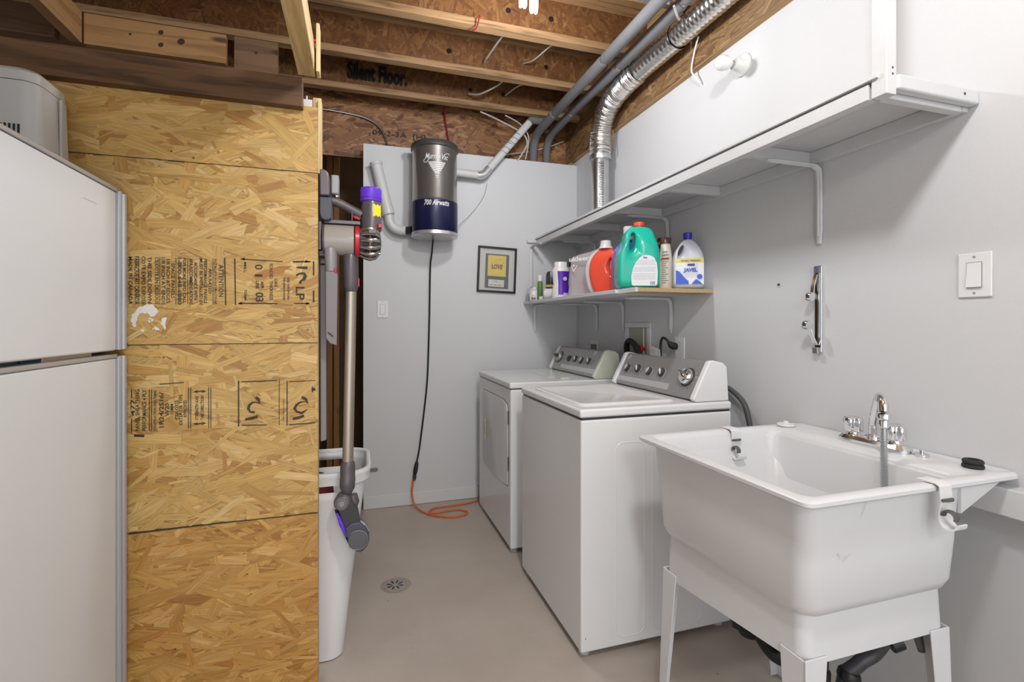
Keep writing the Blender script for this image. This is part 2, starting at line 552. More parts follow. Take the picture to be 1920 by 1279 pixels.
# ------------------------------------------------------------------ strand-board partition, built up of four boards
part = MB()
for x in (-1.75, -1.2, -0.7, -0.171):
    part.box(x, x + 0.038, 1.794, 1.832, 0.002, 1.945)
pw = struct(part.build('wall_left.001', WOOD_STUDZ, bevel=0.001))
fO = lambda a, b, d=0: Vector((a, 1.78 - d, b))
zs = [0.002, 0.580, 1.155, 1.730, 1.955]
for i in range(4):
    z0, z1 = zs[i] + (0.0012 if i else 0), zs[i + 1] - 0.0012
    bd = MB().box(-1.9, -0.1325, 1.7805, 1.794, z0, z1).build('strand_board', P('board_edge', (0.36, 0.20, 0.08), 0.7, var=0.25, vscale=60) if i == 0 else bpy.data.materials['board_edge'], pw)
    area = (1.03) * (z1 - z0)
    strands('wood_strands', (-1.16, -0.1325, z0, z1), fO, int(area * 2400), (0.06, 0.25), (0.009, 0.045), PAL_Y if i else [(a * 0.92, b * 0.80, c * 0.66) for a, b, c in PAL_Y], OSB, bd, seed=11 + i, spread=0.42)
# pale strip and clip at the free upper corner of the partition
MB().box(-0.1325, -0.122, 1.776, 1.832, 1.73, 1.985).build('edge_strip', WOOD_STUDZ, pw, bevel=0.001)
MB().box(-0.150, -0.1335, 1.80, 1.83, 1.956, 1.995).build('edge_strip', WOOD_STUDZ, pw, bevel=0.001)
MB().box(-0.185, -0.152, 1.797, 1.803, 1.956, 1.985).box(-0.172, -0.167, 1.797, 1.803, 1.985, 1.997).build('white_clip', WPLAST, pw, bevel=0.001)
mb = MB()
for (x, z) in ((-0.165, 1.20), (-0.165, 1.125), (-0.58, 1.187), (-0.58, 1.115), (-0.16, 1.62), (-0.55, 1.70), (-0.56, 1.76), (-0.50, 1.745), (-0.17, 1.70), (-0.3, 0.70), (-0.16, 0.65), (-0.55, 0.2)):
    mb.cyl((x, 1.7765, z), (x, 1.781, z), 0.0028, n=10)
mb.build('screw_head', P('screw_metal', (0.12, 0.11, 0.10), 0.4, 0.8), pw)

# printed mill stamps on the strand board
S0 = 0.0046
fS = lambda a, b: Vector((a, 1.78 - S0, b))
UP = [('MADE IN CANADA', -0.667, 1.425, 1.279, 0.011), ('FABRIQUE AU CANADA', -0.652, 1.427, 1.279, 0.011), ('COTE EXPO EXPOSE', -0.633, 1.428, 1.279, 0.011), ('THIS SIDE DOWN', -0.617, 1.427, 1.283, 0.011), ('CE COTE EN DESSOUS', -0.598, 1.427, 1.281, 0.011), ('1/8 INCH AT ENDS', -0.581, 1.426, 1.28, 0.011), ('1/8 INCH AT EDGES', -0.568, 1.422, 1.285, 0.011), ('SPACE PANELS', -0.555, 1.409, 1.299, 0.011), ('1-800-648-6880', -0.537, 1.427, 1.28, 0.0121), ('FOR MORE INFO CALL', -0.524, 1.427, 1.284, 0.0099), ('APA RECOMMENDATIONS', -0.506, 1.426, 1.281, 0.011), ('ACCORDANCE WITH', -0.493, 1.415, 1.295, 0.0099), ('MUST BE INSTALLED IN', -0.478, 1.427, 1.281, 0.0099), ('PERFORMANCE PANELS', -0.466, 1.426, 1.285, 0.0099), ('APA RATED', -0.453, 1.396, 1.316, 0.0099), ('INSTALLATION INSTRUCTIONS', -0.438, 1.427, 1.282, 0.0077), ('ATTENTION', -0.422, 1.409, 1.306, 0.0154), ('MILL', -0.353, 1.42, 1.385, 0.0077), ('TEAM', -0.352, 1.331, 1.298, 0.0077), ('LINE', -0.317, 1.36, 1.334, 0.011), ('APR', -0.303, 1.36, 1.334, 0.0099), ('BONDED  THICKNESS', -0.276, 1.418, 1.298, 0.011), ('O83', -0.262, 1.37, 1.344, 0.0099), ('THICKNESS IN INCHES', -0.237, 1.375, 1.298, 0.0066), ('SIZED FOR SPACING', -0.224, 1.375, 1.3, 0.0066),
      ('0', -0.313, 1.414, 1.397, 0.026), ('1', -0.313, 1.382, 1.374, 0.024), ('03', -0.311, 1.323, 1.292, 0.026), ('LP', -0.188, 1.344, 1.299, 0.030)]
DN = [('477', -0.661, 0.989, 0.938, 0.012), ('PANEL SHEATHING', -0.649, 1.018, 0.89, 0.012), ('PERFORMANCE 4 PLY', -0.631, 1.016, 0.89, 0.012), ('CONSTRUCTION SHEATHING', -0.603, 1.014, 0.887, 0.0084), ('1R24/2S16/', -0.586, 1.007, 0.897, 0.0132), ('W20', -0.571, 0.971, 0.931, 0.0132), ('11MM', -0.558, 0.969, 0.937, 0.0096), ('CSA O325', -0.545, 0.98, 0.92, 0.0108), ('EXTER OR TYPE', -0.534, 0.998, 0.902, 0.0108), ('APPROVED', -0.522, 0.979, 0.924, 0.0108), ('STRENGTH AXIS', -0.49, 0.991, 0.915, 0.0096), ('THIS DIRECTION', -0.475, 0.991, 0.914, 0.0096)]
LNS = [(-0.645, 1.427, -0.645, 1.279, 0.0016), (-0.59, 1.428, -0.59, 1.28, 0.0016), (-0.547, 1.428, -0.547, 1.28, 0.0016), (-0.515, 1.427, -0.515, 1.281, 0.0016), (-0.445, 1.428, -0.445, 1.282, 0.0016), (-0.412, 1.432, -0.409, 1.28, 0.0038), (-0.383, 1.431, -0.381, 1.281, 0.0038), (-0.366, 1.43, -0.242, 1.426, 0.0032), (-0.21, 1.427, -0.155, 1.429, 0.0048), (-0.372, 1.286, -0.258, 1.287, 0.004), (-0.206, 1.288, -0.16, 1.288, 0.004), (-0.146, 1.431, -0.146, 1.383, 0.0048), (-0.146, 1.332, -0.146, 1.292, 0.0048)]
LNS2 = [(-0.664, 1.019, -0.664, 0.992, 0.0026), (-0.664, 0.93, -0.664, 0.886, 0.0026), (-0.618, 1.017, -0.618, 0.888, 0.0024), (-0.612, 1.017, -0.612, 0.887, 0.0024), (-0.513, 1.018, -0.513, 0.889, 0.0024), (-0.507, 1.017, -0.507, 0.889, 0.0024), (-0.457, 1.017, -0.457, 0.888, 0.0024), (-0.451, 1.017, -0.451, 0.887, 0.0024), (-0.372, 1.035, -0.372, 0.887, 0.004), (-0.364, 1.031, -0.258, 1.032, 0.0035), (-0.364, 0.89, -0.29, 0.887, 0.0032), (-0.252, 1.036, -0.252, 0.883, 0.0019), (-0.228, 1.03, -0.228, 0.88, 0.0032), (-0.223, 1.026, -0.14, 1.028, 0.0026), (-0.223, 0.883, -0.14, 0.885, 0.0035), (-0.239, 0.97, -0.239, 0.895, 0.0013), (-0.658, 0.877, -0.631, 0.874, 0.008), (-0.591, 1.032, -0.526, 1.035, 0.0029)]
mb = MB()
for t, x, za, zb, h in UP:      # reads downward, tops of letters to the right
    mb.text(t, (lambda a, b, x=x, zc=(za + zb) / 2: Vector((x + b, 1.78 - S0, zc - a))), size=h * 1.25, width=abs(za - zb), bold=0.02)
for l in LNS: mb.line(*l, fS)
for (x, z, s) in ((-0.366, 1.43, 1), (-0.16, 1.4295, -1), (-0.374, 1.286, 1), (-0.158, 1.288, -1)):
    mb.flat([(x, z), (x + s * 0.012, z + 0.005), (x + s * 0.012, z - 0.005)], fS)
mb.stroke([(-0.200, 1.381), (-0.190, 1.388), (-0.176, 1.389), (-0.172, 1.380), (-0.176, 1.369), (-0.186, 1.363), (-0.188, 1.354)], [0.006, 0.006, 0.009, 0.011, 0.010, 0.006, 0.011], fS)
mb.stroke([(-0.2, 1.409), (-0.185, 1.408), (-0.165, 1.408)], [0.003, 0.008, 0.010], fS)
mb.build('ink_stamp', INK, pw)
mb = MB()
for t, x, za, zb, h in DN:      # reads upward, tops of letters to the left
    mb.text(t, (lambda a, b, x=x, zc=(za + zb) / 2: Vector((x - b, 1.78 - S0, zc + a))), size=h * 1.25, width=abs(za - zb), bold=0.02)
for l in LNS2: mb.line(*l, fS)
mb.stroke([(-0.322, 0.980), (-0.314, 0.970), (-0.311, 0.959), (-0.322, 0.963), (-0.331, 0.963), (-0.341, 0.955), (-0.344, 0.943), (-0.338, 0.932), (-0.325, 0.930)], [0.009, 0.009, 0.007, 0.004, 0.006, 0.009, 0.008, 0.006, 0.009], fS)
mb.stroke([(-0.353, 0.909), (-0.335, 0.911), (-0.316, 0.916)], [0.007, 0.010, 0.009], fS)
mb.stroke([(-0.183, 0.974), (-0.170, 0.965), (-0.165, 0.954), (-0.176, 0.958), (-0.188, 0.956), (-0.200, 0.948), (-0.205, 0.936), (-0.198, 0.925), (-0.183, 0.920), (-0.165, 0.932)], [0.009, 0.010, 0.008, 0.004, 0.006, 0.008, 0.009, 0.007, 0.009, 0.002], fS)
mb.stroke([(-0.211, 0.902), (-0.193, 0.905), (-0.176, 0.911)], [0.007, 0.010, 0.008], fS)
mb.stroke([(-0.15, 1.008), (-0.15, 0.988)], 0.004, fS); mb.stroke([(-0.15, 0.998), (-0.14, 0.998)], 0.009, fS)
for z in (1.005, 0.903):
    mb.stroke([(-0.500, z), (-0.488, z), (-0.488, z), (-0.476, z), (-0.476, z), (-0.464, z)], [0.0005, 0.010, 0.004, 0.004, 0.010, 0.0005], fS)
mb.build('ink_stamp', INK, pw)
SM = [[(-0.667, 1.231), (-0.661, 1.251), (-0.647, 1.268), (-0.626, 1.281), (-0.608, 1.278), (-0.595, 1.258), (-0.601, 1.245), (-0.615, 1.241), (-0.622, 1.253), (-0.645, 1.250), (-0.650, 1.231), (-0.653, 1.209), (-0.661, 1.212)],
      [(-0.621, 1.24), (-0.609, 1.236), (-0.605, 1.231), (-0.614, 1.226), (-0.616, 1.232)], [(-0.622, 1.228), (-0.612, 1.232), (-0.618, 1.222)], [(-0.583, 1.237), (-0.573, 1.239), (-0.577, 1.198), (-0.582, 1.212), (-0.588, 1.222)], [(-0.615, 1.203), (-0.600, 1.212), (-0.590, 1.204), (-0.596, 1.198), (-0.606, 1.203)], [(-0.643, 1.199), (-0.633, 1.204), (-0.633, 1.194)]]
R = random.Random(5)
mb = MB()
for pl in SM:
    pts = []
    for i in range(len(pl)):
        a, b = Vector(pl[i]), Vector(pl[(i + 1) % len(pl)])
        for t in (0, 0.25, 0.5, 0.75):
            q = a.lerp(b, t) + Vector((R.uniform(-1, 1), R.uniform(-1, 1))) * 0.0022
            pts.append((q.x, q.y))
    mb.flat(pts, fS)
mb.build('paint_smear', P('white_paint_smear', (0.72, 0.70, 0.68), 0.6, var=0.1, vscale=80), pw)
pl = [(-0.331, 1.382), (-0.322, 1.393), (-0.29, 1.398), (-0.252, 1.41), (-0.213, 1.413), (-0.234, 1.4), (-0.238, 1.389), (-0.29, 1.375), (-0.322, 1.372)]
MB().flat(pl, lambda a, b: Vector((a, 1.78 - S0 + 0.0002, b))).build('dark_strand', wood('rust_strand', (0.28, 0.11, 0.025), (0.40, 0.18, 0.045), 'X', knots=False, seed=2), pw)
# dark soiled line along the lowest seam
MB().stroke([(-0.672, 0.5775), (-0.5, 0.579), (-0.42, 0.5805), (-0.3, 0.579), (-0.134, 0.5805)], [0.006, 0.004, 0.005, 0.0025, 0.004], fS).build('seam_gap', INK, pw)
mb = MB()
for z in (1.155, 1.73): mb.line(-0.9, z, -0.134, z, 0.0022, fS)
mb.build('seam_gap', INK, pw)

# ------------------------------------------------------------------ timber above the partition
hd = tag(MB().box(-1.9, -0.178, 1.742, 1.7798, 1.936, 2.031).build('timber_header', WOOD_DARK, bevel=0.002), 'long dark old timber running along the top of the strand board wall', 'timber')
lintel = tag(MB().box(-0.190, -0.137, -0.6, 1.740, 2.036, 2.125).build('timber_joist', WOOD_STUDY, bevel=0.003), 'pale timber overhead with cut end above the free edge of the strand board wall', 'timber')
MB().box(-0.132, -0.1215, 1.69, 1.741, 2.034, 2.19).build('side_cleat', WOOD_STUDZ, lintel, bevel=0.002)
MB().sphere((-0.1355, 1.70, 2.135), 0.006).build('red_pin', P('red_pin', (0.7, 0.02, 0.02), 0.3), lintel)
o = struct(MB().box(-2.19, -0.17, -1.4, 1.36, 2.127, 2.16).build('shade_slab', P('shade_slab_board', (0.3, 0.2, 0.1), 0.7)))  # unseen overhead slab, added to cast the shadow across the upper strand board


def block(x0, x1, z0, z1, y0, mat, label, extra=True):
    o = tag(MB().box(x0, x1, y0, y0 + 0.038, z0, z1).build('timber_block', mat, bevel=0.002), label, 'timber')
    return o


def knots(o, pts, y):
    km = bpy.data.materials.get('knot_wood') or P('knot_wood', (0.05, 0.022, 0.01), 0.7)
    for x, z, r in pts: MB().lathe([(0.1 * r, 0), (r, 0.0001), (r, 0.0015)], (x, y - 0.001, z), (0, 1, 0), n=14, sx=1.25).build('knot', km, o)


b1 = block(-1.222, -0.636, 2.524, 2.669, 2.765, WOOD_LITE, 'light orange timber block with two dark knots under a joist')
knots(b1, ((-0.915, 2.63, 0.010), (-0.915, 2.57, 0.010), (-0.83, 2.60, 0.014), (-1.04, 2.60, 0.005)), 2.765)
b2 = block(-0.600, -0.400, 2.505, 2.669, 2.765, WOOD_MID, 'small square brown timber block right of the orange block')
knots(b2, ((-0.50, 2.60, 0.007),), 2.765)
b3 = block(-1.90, -1.330, 2.534, 2.669, 2.765, WOOD_MID, 'brown timber block at the far upper left corner')
b4 = tag(MB().box(-1.278, -1.228, -0.8, 2.764, 2.524, 2.669).build('timber_joist', WOOD_LITEY, bevel=0.002), 'light timber running toward the camera at the upper left, butting the orange block', 'timber')

# ------------------------------------------------------------------ floor joists
names = ['nearest joist, above the bulb fixture', 'second joist, stepping behind the bulbs', 'third joist, over the orange timber block', 'fourth joist, with the black lettering on its web']
labels = ['engineered floor joist at the very top of the picture with the lamp fixture on it',
          'engineered floor joist just beyond the hanging lamp bulbs',
          'engineered floor joist above the black lettering, ending over the orange timber block',
          'engineered floor joist below the black lettering, nearest the back wall']
JY = [1.935, 2.375, 2.825, 3.25]
for i, y in enumerate(JY):
    j = thing('floor_joist', labels[i], 'joist', (0, y, 2.69), 'engineered floor joists')
    x0 = -2.18 if y < 3 else -0.9
    MB().box(x0, 1.525, y - 0.0275, y + 0.0275, 2.690, 2.727).build('bottom_flange', FLANGE, j, bevel=0.002)
    MB().box(x0, 1.525, y - 0.0275, y + 0.0275, 2.906, 2.943).build('top_flange', FLANGE, j, bevel=0.002)
    wb = MB().box(x0, 1.525, y - 0.006, y + 0.006, 2.727, 2.906).build('web', bpy.data.materials['closet_boards'], j)
    strands('web_strands', (max(x0, -1.9), 1.525, 2.727, 2.906), (lambda a, b, d, y=y: Vector((a, y - 0.006 - d, b))), 1400 if i else 300, (0.04, 0.12), (0.008, 0.028), PAL_R, OSB, wb, seed=31 + i, spread=0.7, main=PI / 2, step=1e-6)
    if i == 3:
        mb = MB().text('Silent Floor.', lambda a, b: Vector((0.115 + a, 3.2325, 2.815 + b)), size=0.14, width=0.37, bold=0.045)
        mb.build('lettering', BLACK, wb)
    for x in ((0.72, 0.95) if i in (1, 3) else (0.5, 1.1)):
        MB().lathe([(0.001, 0), (0.014, 0.0001)], (x, y - 0.0175, 2.80), (0, -1, 0), n=14).build('knockout_hole', BLACK, wb)

# big strand-board beam behind the back wall, and plate along the right wall
bb = thing('rim_beam', 'reddish strand board beam across the back above the grey wall', 'beam', (0, 3.49, 2.35))
MB().box(-1.2, 1.70, 3.4905, 3.52, 2.35, 2.944).build('beam_board', bpy.data.materials['closet_boards'], bb)
strands('beam_strands', (-0.6, 1.53, 2.35, 2.80), (lambda a, b, d: Vector((a, 3.49 - d, b))), 1700, (0.08, 0.26), (0.010, 0.035), PAL_B, OSB, bb, seed=77, spread=0.35, step=1e-6)
MB().text('09-2-3A  [H]', lambda a, b: Vector((0.27 + a, 3.478, 2.53 + b)), size=0.05, width=0.36).build('faded_stamp', P('faded_ink', (0.05, 0.03, 0.025), 0.7), bb)

rb = thing('wall_plate_beam', 'brown laminated beam running along the top of the right wall beside the foil duct', 'beam', (1.56, 1, 2.441))
MB().box(1.530, 1.70, -2.0, 3.489, 2.441, 2.94).build('beam_core', FLANGEY, rb, bevel=0.002)
strands('beam_strands', (-0.2, 3.489, 2.442, 2.80), (lambda a, b, d: Vector((1.53 - d, a, b))), 2000, (0.05, 0.20), (0.010, 0.03), [(0.22, 0.125, 0.055), (0.26, 0.15, 0.066), (0.19, 0.10, 0.042), (0.31, 0.19, 0.09), (0.15, 0.075, 0.03), (0.24, 0.14, 0.06)], OSB, rb, seed=99, spread=0.25, step=1e-6)
MB().box(1.5302, XR, -2.0, 3.35, 2.4385, 2.4408).build('beam_underside', FLANGEY, rb)
# ------------------------------------------------------------------ refrigerator
fr = thing('refrigerator', 'white top-freezer refrigerator at the left edge, seen along its doors', 'refrigerator', (-1.0, 1.35, 0))
FX = -0.678
MB().box(-1.36, FX - 0.068, 0.96, 1.70, 0.03, 1.600).build('cabinet', ENAMEL_F, fr, bevel=0.006)
GASK = P('door_gasket', (0.42, 0.43, 0.45), 0.5)
for z0, z1 in ((1.141, 1.606), (0.06, 1.120)):
    dn = 'freezer_door' if z0 > 1 else 'refrigerator_door'
    d = MB().box(FX - 0.055, FX, 0.94, 1.712, z0, z1).build(dn, ENAMEL_F, fr, bevel=0.006, seg=3)
    MB().box(FX - 0.067, FX - 0.0555, 0.955, 1.70, z0 + 0.012, z1 - 0.012).build('gasket', GASK, d)
    # grooved vertical grip strip on the opening edge
    prof = [(1.7125, 0.000), (1.7125, 0.006), (1.718, 0.010), (1.724, 0.010), (1.727, 0.002), (1.733, -0.004), (1.745, -0.006), (1.750, 0.006), (1.757, 0.009), (1.760, 0.004), (1.760, -0.045), (1.7125, -0.045)]
    MB().prism(prof, lambda a, b, dd: Vector((FX + b, a, dd)), z0 + 0.002, z1 + 0.004).build('door_handle', P('handle_trim', (0.46, 0.47, 0.50), 0.3, 0.4) if 'handle_trim' not in bpy.data.materials else bpy.data.materials['handle_trim'], d, bevel=0.0012)
    tz = z1 if z0 > 1 else z1
    MB().box(FX - 0.05, FX + 0.003, 0.94, 1.712, tz + 0.0005, tz + 0.011).build('door_cap', bpy.data.materials['handle_trim'], d, bevel=0.002)
MB().box(FX - 0.061, FX - 0.02, 1.40, 1.62, 1.1285, 1.1395).build('centre_hinge', STEEL, fr, bevel=0.001)
MB().box(FX + 0.0001, FX + 0.0012, 1.53, 1.60, 1.545, 1.549).build('crease_mark', ENAMEL_F, fr)

ap = thing('air_purifier', 'white rounded appliance with vent slots standing on the refrigerator', 'appliance', (-1.05, 1.65, 1.607))
prof = []
rings = [rrect(-1.07, 1.655, 0.275, 0.085, 0.045, 1.607), rrect(-1.07, 1.655, 0.280, 0.090, 0.04, 1.62), rrect(-1.07, 1.655, 0.273, 0.084, 0.036, 1.845)]
MB().loft(rings).build('body', GPLAST, ap, bevel=0.002)
rings = [rrect(-1.07, 1.655, 0.272, 0.083, 0.036, 1.8465), rrect(-1.07, 1.655, 0.270, 0.081, 0.036, 1.872), rrect(-1.07, 1.655, 0.262, 0.073, 0.034, 1.881), rrect(-1.07, 1.655, 0.235, 0.05, 0.03, 1.885)]
MB().loft(rings).build('top_cover', GPLAST, ap)
mb = MB().box(-0.7925, -0.786, 1.665, 1.672, 1.63, 1.84)
mb.build('rear_trim', GPLAST, ap, bevel=0.002)
for i in range(9):
    x = -0.905 + i * 0.0092
    MB().box(x, x + 0.004, 1.5655, 1.570, 1.700, 1.730).build('vent_slot', BLACK, ap)

# ------------------------------------------------------------------ washer and dryer


def feet(t, x0, x1, y0, y1):
    for x in (x0 + 0.03, x1 - 0.04):
        for y in (y0 + 0.04, y1 - 0.04):
            MB().lathe([(0.02, 0.0005), (0.022, 0.004), (0.012, 0.012), (0.012, 0.03)], (x, y, 0), n=16).build('foot', GPLAST, t)


def console(t, y0, y1, zb, endmat, dial_y, knob_ys, mirror=False, badge_y=None):
    """sloped control console at the back of the deck"""
    prof = [(1.268, zb + 0.010), (1.280, zb + 0.002), (1.425, zb + 0.002), (1.416, zb + 0.135), (1.395, zb + 0.152), (1.350, zb + 0.160), (1.338, zb + 0.156)]
    f = lambda a, b, d: Vector((a, d, b))
    cs = MB().prism(prof, f, y0 + 0.028, y1 - 0.028).build('console', PANELG, t, bevel=0.005, seg=3)
    pe = [(1.255, zb + 0.012), (1.268, zb + 0.0005), (1.428, zb + 0.0005), (1.419, zb + 0.137), (1.398, zb + 0.156), (1.350, zb + 0.165), (1.332, zb + 0.161), (1.300, zb + 0.10)]
    for a, b in ((y0, y0 + 0.0275), (y1 - 0.0275, y1)):
        MB().prism(pe, f, a, b).build('end_cap', endmat, t, bevel=0.007, seg=3)
    dv = Vector((0.070, 0, 0.146)).normalized(); nv = Vector((-dv.z, 0, dv.x))
    o0 = Vector((1.268, 0, zb + 0.010))
    g = lambda y, s, h=0.0: o0 + dv * s + nv * h + Vector((0, y, 0))
    # lower light band and bright edge
    a, b = (y0 + 0.20, y1 - 0.03) if not mirror else (y0 + 0.03, y1 - 0.17)
    MB().prism([(a, 0.016), (b, 0.016), (b, 0.040), (a + 0.0, 0.046)], lambda p, q, d: g(p, q, d), 0.0003, 0.0012).build('trim_band', PANELL, cs)
    # raised dial area
    # dial
    r = 0.036
    mb = MB()
    mb.lathe([(r * 1.16, 0), (r * 1.12, 0.003), (r, 0.004)], g(dial_y, 0.088, 0.0003), nv, n=32)
    mb.build('dial_bezel', DARKG, cs)
    kn = MB().lathe([(r * 0.98, 0.0045), (r * 0.96, 0.016), (r * 0.80, 0.024), (r * 0.5, 0.0255)], g(dial_y, 0.088, 0), nv, n=32).build('dial', CHROME if not mirror else PANELG, cs)
    e = Vector((0, 1, 0)) if mirror else (Vector((0, 0.9, 0)) + dv * 0.45).normalized()
    c0 = g(dial_y, 0.088, 0.030)
    MB().tube([c0 - e * r * 0.9, c0 - e * r * 0.5, c0 + e * r * 0.4, c0 + e * r * 0.85], [0.005, 0.011, 0.012, 0.006], n=10).build('grip', CHROME if not mirror else DARKG, kn)
    mb = MB()
    n = 14
    for i in range(n):
        t_ = 2 * PI * i / n + 0.2
        c, s_ = math.cos(t_), math.sin(t_)
        L_ = 0.012 if i % 3 else 0.022
        q = [(dial_y + c * (r * 1.3) - s_ * 0.0006, 0.088 + s_ * (r * 1.3) + c * 0.0006), (dial_y + c * (r * 1.3 + L_) - s_ * 0.0006, 0.088 + s_ * (r * 1.3 + L_) + c * 0.0006), (dial_y + c * (r * 1.3 + L_) + s_ * 0.0006, 0.088 + s_ * (r * 1.3 + L_) - c * 0.0006), (dial_y + c * (r * 1.3) + s_ * 0.0006, 0.088 + s_ * (r * 1.3) - c * 0.0006)]
        if 0.02 < q[1][1] < 0.155 and not mirror: mb.flat(q, lambda p, q2: g(p, q2, 0.0016))
    if not mirror: mb.build('dial_marks', DARKG, cs)
    else: mb.bm.free()
    # small knobs, pear shaped in a dark surround
    for i, ky in enumerate(knob_ys):
        z = 0.088 + (0.004 if i % 2 else 0)
        pr = [(0.95, 0), (1, 0.3), (0.85, 0.6)]
        def pear(sc_, h):
            out = []
            for k in range(24):
                t_ = 2 * PI * k / 24
                rr = 0.019 * sc_ * (1 + 0.16 * -math.sin(t_) ** 3)
                out.append(g(ky + rr * 0.95 * math.cos(t_), z + rr * 1.12 * math.sin(t_), h))
            return out
        sr = MB().loft([pear(1.16, 0.0002), pear(1.14, 0.0016), pear(1.0, 0.0018)]).build('knob_surround', PANELL, cs)
        kb = MB().loft([pear(1.0, 0.0020), pear(0.96, 0.012), pear(0.8, 0.015)]).build('knob', DARKG, cs)
        c0 = g(ky, z, 0.016)
        e = (Vector((0, 0.5 if i % 2 else -0.4, 0)) + dv).normalized()
        MB().tube([c0 - e * 0.016, c0, c0 + e * 0.014], [0.003, 0.008, 0.004], n=10).build('grip', PANELL if not (mirror and i == 0) else DARKG, kb)
    if badge_y:
        MB().lathe([(0.016, 0.0003), (0.016, 0.0012)], g(badge_y, 0.145, 0), nv, n=24, sx=0.55, sy=1.25).build('badge', PANELL, cs)
    return cs, g


# washer
WX0, WX1, WY0, WY1 = 0.768, 1.432, 1.613, 2.288
ws = thing('washing_machine', 'white top-loading washing machine with its large silver dial nearest the tub', 'washer', ((WX0 + WX1) / 2, (WY0 + WY1) / 2, 0))
MB().box(WX0, WX1, WY0, WY1, 0.022, 0.868).build('cabinet', ENAMEL, ws, bevel=0.008, seg=3)
MB().box(WX0 + 0.006, WX1 - 0.006, WY0 + 0.006, WY1 - 0.006, 0.868, 0.876).build('deck_gap', DARKG, ws)
MB().box(WX0 - 0.004, WX1 + 0.001, WY0 - 0.002, WY1 + 0.002, 0.876, 0.908).build('deck', ENAMEL, ws, bevel=0.010, seg=4)
lid = MB()
lid.loft([rrect(1.012, 1.948, 0.212, 0.262, 0.03, 0.9075), rrect(1.012, 1.948, 0.212, 0.262, 0.03, 0.9115), rrect(1.012, 1.948, 0.206, 0.256, 0.028, 0.914), rrect(1.012, 1.948, 0.194, 0.244, 0.022, 0.9155), rrect(1.012, 1.948, 0.188, 0.238, 0.02, 0.913)])
lid.build('lid', ENAMEL, ws)
feet(ws, WX0, WX1, WY0, WY1)
cs, g = console(ws, WY0 + 0.008, WY1 - 0.008, 0.908, ENAMEL, 1.722, [2.190, 2.095, 1.998, 1.900], badge_y=2.215)
f = lambda a, b: Vector((0, 0, 0))
# pressed panel outlines on the side
for xa, xb in ((0.905, 1.035), (1.062, 1.290)):
    loop = [Vector((p.x, WY0 + 0.0003, p.y)) for p in [Vector((v.x, v.y)) for v in rrect((xa + xb) / 2, 0.415, (xb - xa) / 2, 0.365, 0.035, 0)]]
    mb = MB()
    n = len(loop)
    cc = Vector(((xa + xb) / 2, 0, 0.415))
    rings_o = []
    for k, (ins, h) in enumerate(((0.0, 0.0), (0.002, -0.0018), (0.005, -0.0018), (0.007, 0.0))):
        rings_o.append([Vector((v.x, WY0 + 0.0006 + h, v.y)) for v in rrect((xa + xb) / 2, 0.415, (xb - xa) / 2 - ins, 0.365 - ins, 0.035 - ins * 0.8, 0)])
    mb.loft(rings_o, False, False).build('pressed_outline', ENAMEL, ws)
MB().cyl((0.785, WY0 - 0.001, 0.075), (0.785, WY0 + 0.001, 0.075), 0.002, n=8).build('rivet', DARKG, ws)

# dryer
DX0, DX1, DY0, DY1 = 0.766, 1.435, 2.470, 3.175
dr = thing('clothes_dryer', 'white front-loading clothes dryer in the back corner by the grey wall', 'dryer', ((DX0 + DX1) / 2, (DY0 + DY1) / 2, 0))
MB().box(DX0, DX1, DY0, DY1, 0.022, 0.870).build('cabinet', ENAMEL, dr, bevel=0.010, seg=3)
MB().box(DX0 + 0.004, DX1 - 0.006, DY0 + 0.004, DY1 - 0.004, 0.870, 0.874).build('deck_gap', DARKG, dr)
MB().box(DX0 - 0.004, DX1 + 0.001, DY0 - 0.002, DY1 + 0.002, 0.874, 0.906).build('deck', ENAMEL, dr, bevel=0.008, seg=4)
feet(dr, DX0, DX1, DY0, DY1)
console(dr, DY0 + 0.008, DY1 - 0.008, 0.906, CREAMP, 3.075, [2.905, 2.815, 2.725, 2.630], mirror=True, badge_y=2.60)
door = [(3.070, 0.40), (3.070, 0.770), (3.062, 0.792), (3.040, 0.800), (2.60, 0.800), (2.535, 0.785), (2.512, 0.74), (2.507, 0.40), (2.512, 0.352), (2.535, 0.345), (2.60, 0.335), (3.02, 0.330), (3.055, 0.345)]
ctr = (2.79, 0.57)
sc_ = lambda k: [(ctr[0] + (a - ctr[0]) * k, ctr[1] + (b - ctr[1]) * k) for a, b in door]
MB().loft([[Vector((DX0 - 0.0004, a, b)) for a, b in sc_(1.016)], [Vector((DX0 - 0.0012, a, b)) for a, b in sc_(1.0)]]).build('door_seam', DARKG, dr)
dd = MB().loft([[Vector((DX0 - 0.0014, a, b)) for a, b in sc_(0.998)], [Vector((DX0 - 0.003, a, b)) for a, b in sc_(0.997)], [Vector((DX0 - 0.004, a, b)) for a, b in sc_(0.990)]]).build('door', ENAMEL, dr, ang=25)
MB().box(DX0 - 0.0085, DX0 - 0.0038, 2.985, 3.008, 0.50, 0.62).build('handle', P('ivory_handle', (0.62, 0.58, 0.42), 0.4), dd, bevel=0.003)
MB().box(DX0 - 0.0092, DX0 - 0.0086, 2.991, 3.002, 0.515, 0.605).build('handle_recess', P('ivory_handle_dark', (0.30, 0.28, 0.20), 0.5), dd)
for z in (0.43, 0.68):
    MB().box(DX0 - 0.005, DX0 - 0.0013, 2.500, 2.507, z, z + 0.075).build('hinge', DARKG, dd, bevel=0.001)
MB().loft([rrect(1.12, 2.60, 0.030, 0.045, 0.015, 0.9065), rrect(1.12, 2.60, 0.028, 0.043, 0.015, 0.913)]).build('lint_cover', CREAMP, dr, bevel=0.002)
MB().cyl((1.09, 2.575, 0.9131), (1.09, 2.575, 0.9138), 0.003, n=10).build('screw', DARKG, dr)
